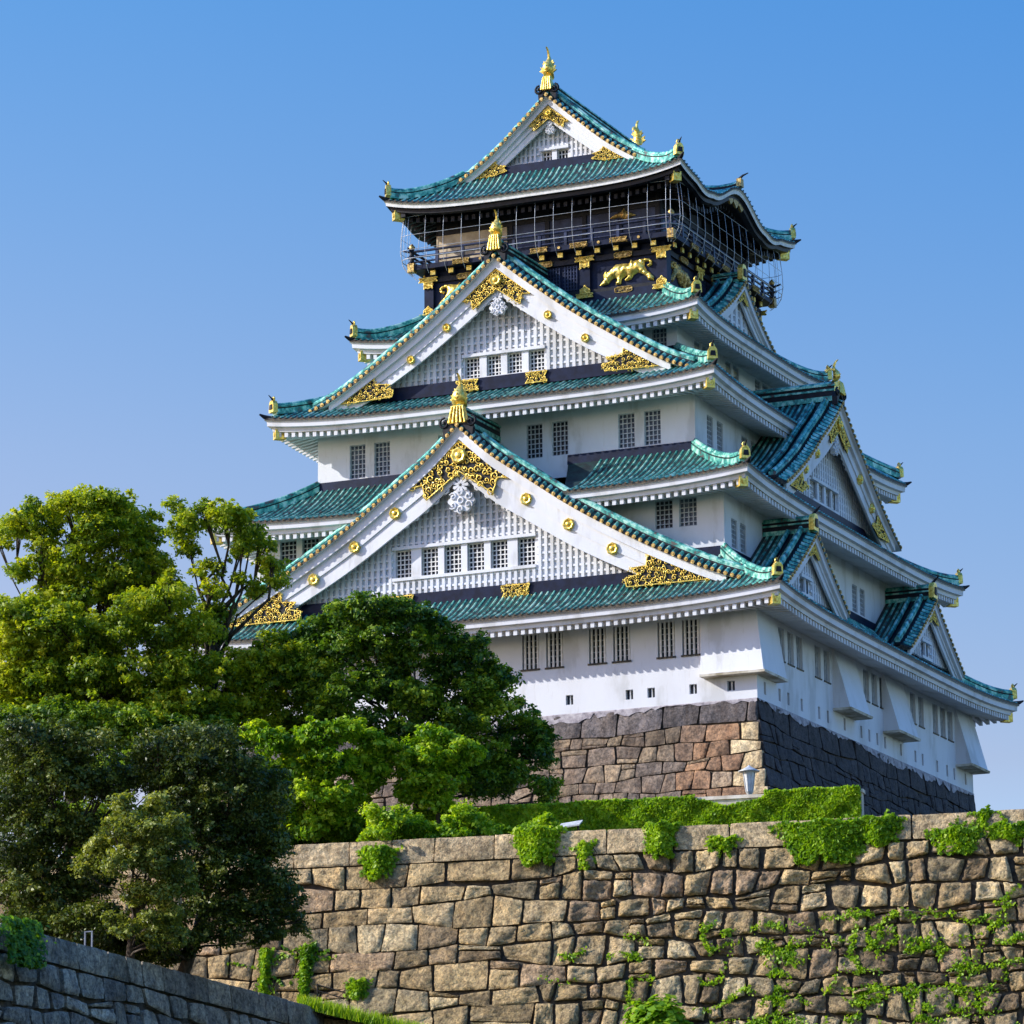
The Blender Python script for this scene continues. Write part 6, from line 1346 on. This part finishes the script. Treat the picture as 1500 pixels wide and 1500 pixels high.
 ('olive_tree', 'grey-green shrubby tree with two upright sprays in front of the dark trees', 'e', (6.5, -68.69, -19.2), [(7.95, -71.76, -12.22, 0.44), (7.66, -71.53, -12.75, 0.57), (8.26, -71.59, -13.24, 0.69), (7.68, -72.31, -13.44, 0.57), (9.21, -71.1, -12.13, 0.35), (9.23, -70.76, -12.76, 0.5), (10.03, -71.19, -13.31, 0.57), (9.37, -71.78, -13.64, 0.69), (8.2, -71.74, -14.14, 0.82), (10.1, -71.01, -14.17, 0.69), (6.28, -71.29, -14.1, 0.57), (8.97, -71.62, -14.9, 0.88), (9.72, -70.9, -15.15, 0.82), (7.85, -72.0, -15.02, 0.76), (9.15, -70.74, -16.12, 0.76), (9.92, -70.34, -15.83, 0.63), (8.19, -70.81, -16.06, 0.69), (9.54, -70.25, -16.96, 0.57), (8.95, -70.96, -17.15, 0.5), (5.6, -70.68, -14.56, 0.44), (7.66, -70.42, -17.51, 0.63), (8.69, -70.18, -17.83, 0.57), (9.55, -70.24, -17.89, 0.5), (7.05, -71.1, -17.34, 0.57), (7.62, -71.52, -12.34, 0.29), (7.04, -70.73, -13.03, 0.41), (7.99, -70.3, -13.47, 0.51), (6.94, -71.44, -13.64, 0.43), (8.66, -70.47, -12.15, 0.22), (9.28, -71.17, -13.18, 0.3), (9.63, -70.08, -13.46, 0.33), (8.4, -70.51, -13.71, 0.43), (8.57, -71.78, -14.58, 0.48), (9.61, -71.23, -14.39, 0.52), (6.42, -71.03, -14.26, 0.34), (9.43, -71.31, -15.15, 0.65), (9.36, -69.88, -15.49, 0.63), (6.73, -70.79, -14.96, 0.5), (8.96, -70.01, -16.41, 0.47), (9.45, -68.7, -15.84, 0.38), (7.49, -70.13, -16.19, 0.5), (9.05, -69.73, -17.28, 0.42), (8.5, -70.36, -17.33, 0.34), (5.94, -71.71, -15.02, 0.31), (7.71, -71.31, -17.72, 0.42), (8.77, -70.44, -18.23, 0.32), (8.84, -68.91, -18.02, 0.29), (7.15, -70.69, -17.5, 0.33), (6.97, -70.16, -12.23, 0.39), (7.42, -69.64, -13.23, 0.61), (8.15, -69.57, -12.14, 0.31), (8.83, -69.15, -13.26, 0.5), (6.89, -69.69, -14.08, 0.72), (6.25, -71.06, -14.36, 0.5), (8.54, -68.77, -15.11, 0.72), (7.83, -68.74, -16.1, 0.67), (7.34, -68.93, -16.09, 0.61), (7.55, -68.59, -17.1, 0.44), (6.86, -68.81, -17.58, 0.55), (8.4, -68.19, -17.9, 0.44)], 0.12),
 ('holly_tree', 'dark evergreen tree hanging over the sunlit stone wall, right of the grey-green one', 'd', (6.5, -63.94, -19.2), [(8.39, -67.34, -9.09, 1.1), (7.47, -68.11, -9.44, 1.04), (10.23, -67.62, -9.28, 1.04), (10.91, -67.0, -10.14, 1.04), (9.23, -67.62, -10.4, 1.3), (6.51, -66.98, -10.41, 1.17), (11.45, -66.11, -10.95, 1.04), (10.34, -66.85, -11.57, 1.3), (8.64, -67.14, -11.79, 1.3), (11.49, -65.21, -12.03, 0.91), (10.96, -65.8, -12.97, 1.23), (9.41, -66.67, -13.28, 1.3), (11.67, -64.9, -13.51, 0.84), (10.26, -65.72, -14.71, 1.3), (11.44, -65.09, -15.01, 1.04), (8.99, -66.49, -14.72, 1.17), (12.03, -64.61, -15.89, 0.78), (10.94, -65.09, -16.32, 0.84), (9.7, -65.28, -16.12, 0.97), (12.11, -63.79, -16.7, 0.52), (8.88, -66.26, -16.18, 0.84), (11.23, -64.36, -17.01, 0.45), (7.06, -66.0, -17.38, 0.71), (8.24, -66.31, -17.63, 0.58), (6.25, -66.08, -17.19, 0.71), (8.56, -65.65, -17.22, 0.58), (10.06, -65.96, -17.29, 0.65), (11.03, -65.26, -17.27, 0.52), (7.37, -65.96, -16.65, 0.65), (8.15, -65.85, -9.12, 0.77), (6.82, -67.49, -9.72, 0.69), (9.61, -67.23, -9.78, 0.7), (10.26, -64.92, -10.37, 0.78), (8.33, -67.5, -10.5, 0.91), (7.26, -67.24, -10.96, 0.86), (11.05, -64.08, -10.92, 0.78), (9.78, -64.4, -11.85, 0.94), (8.09, -66.36, -12.27, 0.84), (10.4, -63.99, -12.12, 0.63), (10.06, -65.33, -13.35, 0.77), (9.73, -66.45, -14.03, 0.79), (10.9, -64.45, -13.7, 0.64), (9.26, -64.38, -15.15, 0.9), (11.74, -64.7, -15.23, 0.7), (8.24, -66.25, -14.81, 0.71), (10.98, -62.35, -15.99, 0.51), (11.26, -65.01, -16.67, 0.66), (9.63, -65.14, -16.57, 0.57), (11.08, -61.82, -16.85, 0.39), (7.98, -64.61, -16.38, 0.52), (11.47, -64.5, -17.36, 0.3), (7.06, -66.37, -17.93, 0.54), (7.26, -64.61, -17.86, 0.4), (5.66, -65.75, -17.36, 0.4), (8.24, -65.66, -17.36, 0.34), (9.28, -65.22, -17.56, 0.43), (9.97, -63.24, -17.36, 0.33), (7.02, -65.69, -17.02, 0.49), (7.06, -64.6, -8.89, 0.97), (8.12, -63.88, -8.86, 0.91), (7.15, -64.12, -10.05, 1.14), (9.55, -62.97, -10.68, 0.91), (6.94, -63.91, -11.54, 1.14), (9.13, -62.58, -12.74, 1.08), (10.07, -62.32, -13.38, 0.74), (9.73, -61.99, -14.84, 0.91), (10.43, -61.78, -15.77, 0.68), (7.92, -62.21, -15.97, 0.86), (7.03, -62.66, -15.96, 0.74), (5.66, -63.36, -17.33, 0.63), (5.06, -64.13, -17.22, 0.63), (8.04, -61.89, -17.04, 0.57), (5.79, -63.36, -16.57, 0.57)], 0.13),
]

for t in TREES: build_tree(*t)

# ------------------------------------------------------------------ ivy and creepers
def vnoise(x, y, s):
    return (np.sin(x * 1.3 + s) * np.sin(y * 1.7 + 2 * s) + .6 * np.sin(x * 3.1 - y * 2.3 + s * 3) + .4 * np.sin(x * 6.7 + y * 5.1 + s)) / 2
nW = np.array(WN); 
def ivy_on(name, label, fn, pts, leaf, thick, mat='ivy', cat='creeper', kind=None, parent=None, tone=.55, group=None):
    """leaves on the surface fn(s, z, d); pts = array of (s, z, weight)"""
    n = len(pts)
    d = thick * pts[:, 2] * (.25 + .75 * rng.random(n))
    P = np.array([fn(a, b, c) for a, b, c in zip(pts[:, 0], pts[:, 1], d)])
    N = np.tile(nW * .6 + np.array((0, 0, .45)), (n, 1)) + unit(n) * .9
    tn = tone + .22 * vnoise(pts[:, 0] * 1.6, pts[:, 1] * 2.2, 1.) + rng.normal(size=n) * .13 + .15 * (d / thick - .5)
    b = P.mean(0); b[2] = P[:, 2].min()
    o = leaves_mesh(name, P - b, N, leaf * (.6 + .7 * rng.random(n)), tn, LEAF[mat], parent, tuple(b), .7, .15)
    return tag(o, label, cat, group, kind)
# ivy blanket on the parapet
n = 90000
s = rng.uniform(-20, 8.55, n); z = rng.uniform(-11.4, -8.95, n)
top = np.where(s < .6, -9.06 + .06 * vnoise(s * 1.2, s, .3), np.where(s < 4.0, -9.15 - .42 * np.abs(np.sin((s - .6) * .92)) + .08 * vnoise(s * 2, s, 1.), -8.98 + .10 * vnoise(s * 1.5, s, 2.)))
keepm = (z < top) 
pts = np.stack([s, z, .6 + .4 * vnoise(s * 1.1, z * 1.5, 4.)], 1)[keepm]
ivy_on('ivy_blanket', 'thick green ivy covering the low cream parapet wall', pfn, pts, .105, .40, tone=.62)
def clump(label, s0, z0, w, h, n, thick=.55, ragged=.5, leaf=.12, tone=.6, up=.0):
    """a creeper hanging over the wall: dense at the top, ragged below"""
    k = int(n * 2.2)
    a = rng.normal(size=k) * .36; b = rng.random(k)**1.3
    keepm = (np.abs(a) < 1 - .55 * b + ragged * .5 * vnoise(a * 7 + s0, b * 6, s0)) & (b < 1 + .3 * vnoise(a * 9, a * 3 + s0, 2.))
    a, b = a[keepm][:n], b[keepm][:n]
    pts = np.stack([s0 + a * w, z0 + up * h - b * h + .08 * np.sin(a * 9 + s0), np.clip(1.15 - np.abs(a) - b * .3, .2, 1)], 1)
    # trailing shoots
    sh = []
    for _ in range(9):
        ang = rng.uniform(-2.7, -.4) if rng.random() < .5 else rng.uniform(.3, 2.8); L_ = rng.uniform(.5, 1.15) * max(w, h) * .8
        m = 30; t = np.linspace(0, 1, m)
        sh.append(np.stack([s0 + rng.uniform(-.3, .3) * w + np.cos(ang) * L_ * t + rng.normal(size=m) * .04, z0 - .3 * h + np.sin(ang) * L_ * .7 * t - .1 * t * t + rng.normal(size=m) * .04, np.full(m, .35)], 1))
    pts = np.concatenate([pts] + sh)
    o = ivy_on('wall_creeper', label, wfn, pts, leaf, thick, tone=tone, group='creepers hanging on the sunlit wall')
    m = MB(); rs_ = random.Random(int(s0 * 100))
    for _ in range(8):
        p_ = [s0 + rs_.uniform(-.5, .5) * w, z0 + up * h - .05]; line = []
        dx = rs_.uniform(-.12, .12)
        for q in range(9):
            line.append(tuple(Vector(wfn(p_[0], p_[1], .07 + .05 * rs_.random())) - o.location))
            p_[0] += dx + rs_.uniform(-.1, .1); p_[1] -= h * rs_.uniform(.06, .19)
        m.tube(line, [.022 - .0018 * q for q in range(9)], 0, 4)
    obj('vine_stem', m, M_BARK, o)
clump('bushy creeper on the wall top near its left end, with long pale shoots', -13.3, -11.7, 1.25, 1.5, 1500, leaf=.11)
clump('round bright creeper hanging over the wall top below the slanted board', -5.6, -11.15, 1.5, 1.7, 3200, leaf=.11, tone=.68)
clump('thin yellowish creeper strand right of the round bright creeper', -3.3, -11.9, .5, 1.3, 500, .3, leaf=.10, tone=.72)
clump('compact leafy creeper hanging over the wall top at mid width', .3, -11.2, 1.0, 1.6, 2300, leaf=.11, tone=.62)
clump('sparse low creeper between two coping stones right of centre', 3.2, -12.0, 1.1, .6, 500, .3, leaf=.10, tone=.66)
clump('wide dense creeper mass under the right end of the ivy wall', 8.0, -11.5, 2.7, 1.9, 6500, .7, leaf=.12, tone=.5)
clump('leafy creeper with reddish thin shoots right beside the wide mass', 10.4, -11.4, 1.5, 1.3, 2200, .5, leaf=.11, tone=.5)
clump('spreading creeper under the coping near the right edge', 14.0, -12.1, 1.7, 1.2, 1500, .4, leaf=.11, tone=.55)
clump('long low creeper along the coping joint at the far right edge', 16.4, -12.0, 1.5, .7, 1100, .35, leaf=.11, tone=.55)
clump('narrow creeper climbing the coping stone near the right edge', 15.3, -11.3, .35, .9, 400, .25, leaf=.10, tone=.6)
clump('small creeper tuft low on the wall beside the iron railing', -13.9, -18.0, .8, .9, 600, .35, leaf=.10, tone=.6)
clump('hanging column of creeper low on the wall below the dark trees', -18.5, -16.4, .45, 3.0, 900, .35, leaf=.11, tone=.55)
clump('second pale creeper column low on the wall, nearer the railing', -16.5, -16.3, .5, 2.6, 800, .35, leaf=.11, tone=.45)
# small creepers threading the joints at lower right: nobody could count them
pts = []
for _ in range(125):
    s0 = rng.uniform(4.5, 17.5) if rng.random() < .85 else rng.uniform(-6, 4); z0 = rng.choice([-16.2, -17.3, -18.45, -19.6, -20.7]) + rng.normal() * .22
    if s0 < 9 and z0 > -17 - (s0 - 9) * .2 and rng.random() < .6: continue
    m = int(rng.uniform(20, 120)); L_ = rng.uniform(.3, 1.9); t = np.linspace(0, 1, m)
    ang = rng.choice([0., .1, -.15, .05, -.05, 1.4, -1.4]) + rng.normal() * .2
    pts.append(np.stack([s0 + np.cos(ang) * L_ * t + rng.normal(size=m) * .08, z0 + np.sin(ang) * L_ * t + .12 * np.sin(t * 6 + s0) + rng.normal(size=m) * .08, np.full(m, .6)], 1))
ivy_on('joint_creeper', 'small bright creepers growing along the joints of the lower right wall', wfn, np.concatenate(pts), .085, .35, kind='stuff', tone=.62)
# broad-leaved bush at the bottom
n = 1500
c = np.array(tuple(W0 + WE * .6 + WN * 3.4 + Vector((0, 0, -21.4))))
u = unit(n); u[:, 2] = np.abs(u[:, 2])
P = u * (rng.random(n)**.4)[:, None] * np.array((1.7, 1.0, 1.9)) * (1 + .25 * vnoise(u[:, 0] * 4, u[:, 2] * 5, 2.))[:, None]
bush = empty('broad_leaved_bush', tuple(c), 'broad-leaved bright green bush at the bottom edge in front of the wall', 'shrub')
leaves_mesh('foliage', P, u * .6 + np.array((0, -.3, .6)) + unit(n) * .5, .2 * (.6 + .8 * rng.random(n)), .5 + .2 * rng.normal(size=n), LEAF['c'], bush, None, .75, .2)
m = MB()
for i in range(7):
    a = i * .9; m.tube([(0, 0, -.3), (.4 * math.cos(a), .3 * math.sin(a), .7), (1.0 * math.cos(a), .6 * math.sin(a), 1.3)], [.04, .03, .012], 0, 5)
obj('stem', m, M_BARK, bush)
# ferns on the dark wall and grass along the ramp
n = 2600
a = rng.normal(size=n) * .45; b = rng.random(n)
cc = np.array((8.3, -81.6, -18.5))
P = np.stack([.25 + .5 * rng.random(n) + b * .3, a * 1.6 * (1 - .4 * b) + .5 * vnoise(a * 5, b * 6, 1.), .15 - b * 1.9], 1)
o = leaves_mesh('wall_creeper', P, np.tile(np.array((.9, -.3, .5)), (n, 1)) + unit(n) * .5, .12 * (.6 + .7 * rng.random(n)), .18 + .15 * rng.normal(size=n), LEAF['ivy'], None, tuple(cc), .6, .2)
tag(o, 'dark green creeper hanging on the shaded wall at the left edge', 'creeper')
def blades(name, label, n, posf, h):
    P = posf(n); N = unit(n) * np.array((1, 1, .15))
    v = np.empty((n, 4, 3), np.float32)
    lean = unit(n) * np.array((.45, .45, 0)); up = np.array((0, 0, 1.)) + lean; w = unit(n) * np.array((1, 1, 0)) * .03; hh = (h * (.4 + .9 * rng.random(n)))[:, None]
    v[:, 0] = P - w; v[:, 1] = P + w; v[:, 2] = P + up * hh + w * .3; v[:, 3] = P + up * hh - w * .3
    me = bpy.data.meshes.new(name); me.vertices.add(n * 4); me.vertices.foreach_set('co', v.ravel())
    me.loops.add(n * 4); me.loops.foreach_set('vertex_index', np.arange(n * 4, dtype=np.int32))
    me.polygons.add(n); me.polygons.foreach_set('loop_start', np.arange(0, n * 4, 4, dtype=np.int32))
    at = me.attributes.new('tone', 'FLOAT', 'POINT'); at.data.foreach_set('value', np.repeat(np.clip(.6 + .2 * rng.normal(size=n), 0, 1), 4).astype(np.float32))
    me.materials.append(LEAF['c']); me.update(calc_edges=True)
    return tag(link(name, me), label, 'grass', None, 'stuff')
def gp(n):
    t = rng.random(n); q = rng.uniform(-.9, 1.25, n)
    base = np.array((7.0, -52.9, -19.3)) + t[:, None] * np.array((11.0, 1.8, -3.0)) + q[:, None] * nW
    return base
blades('tall_grass', 'bright tall grass on the ramp beside the iron railing', 9000, gp, .55)
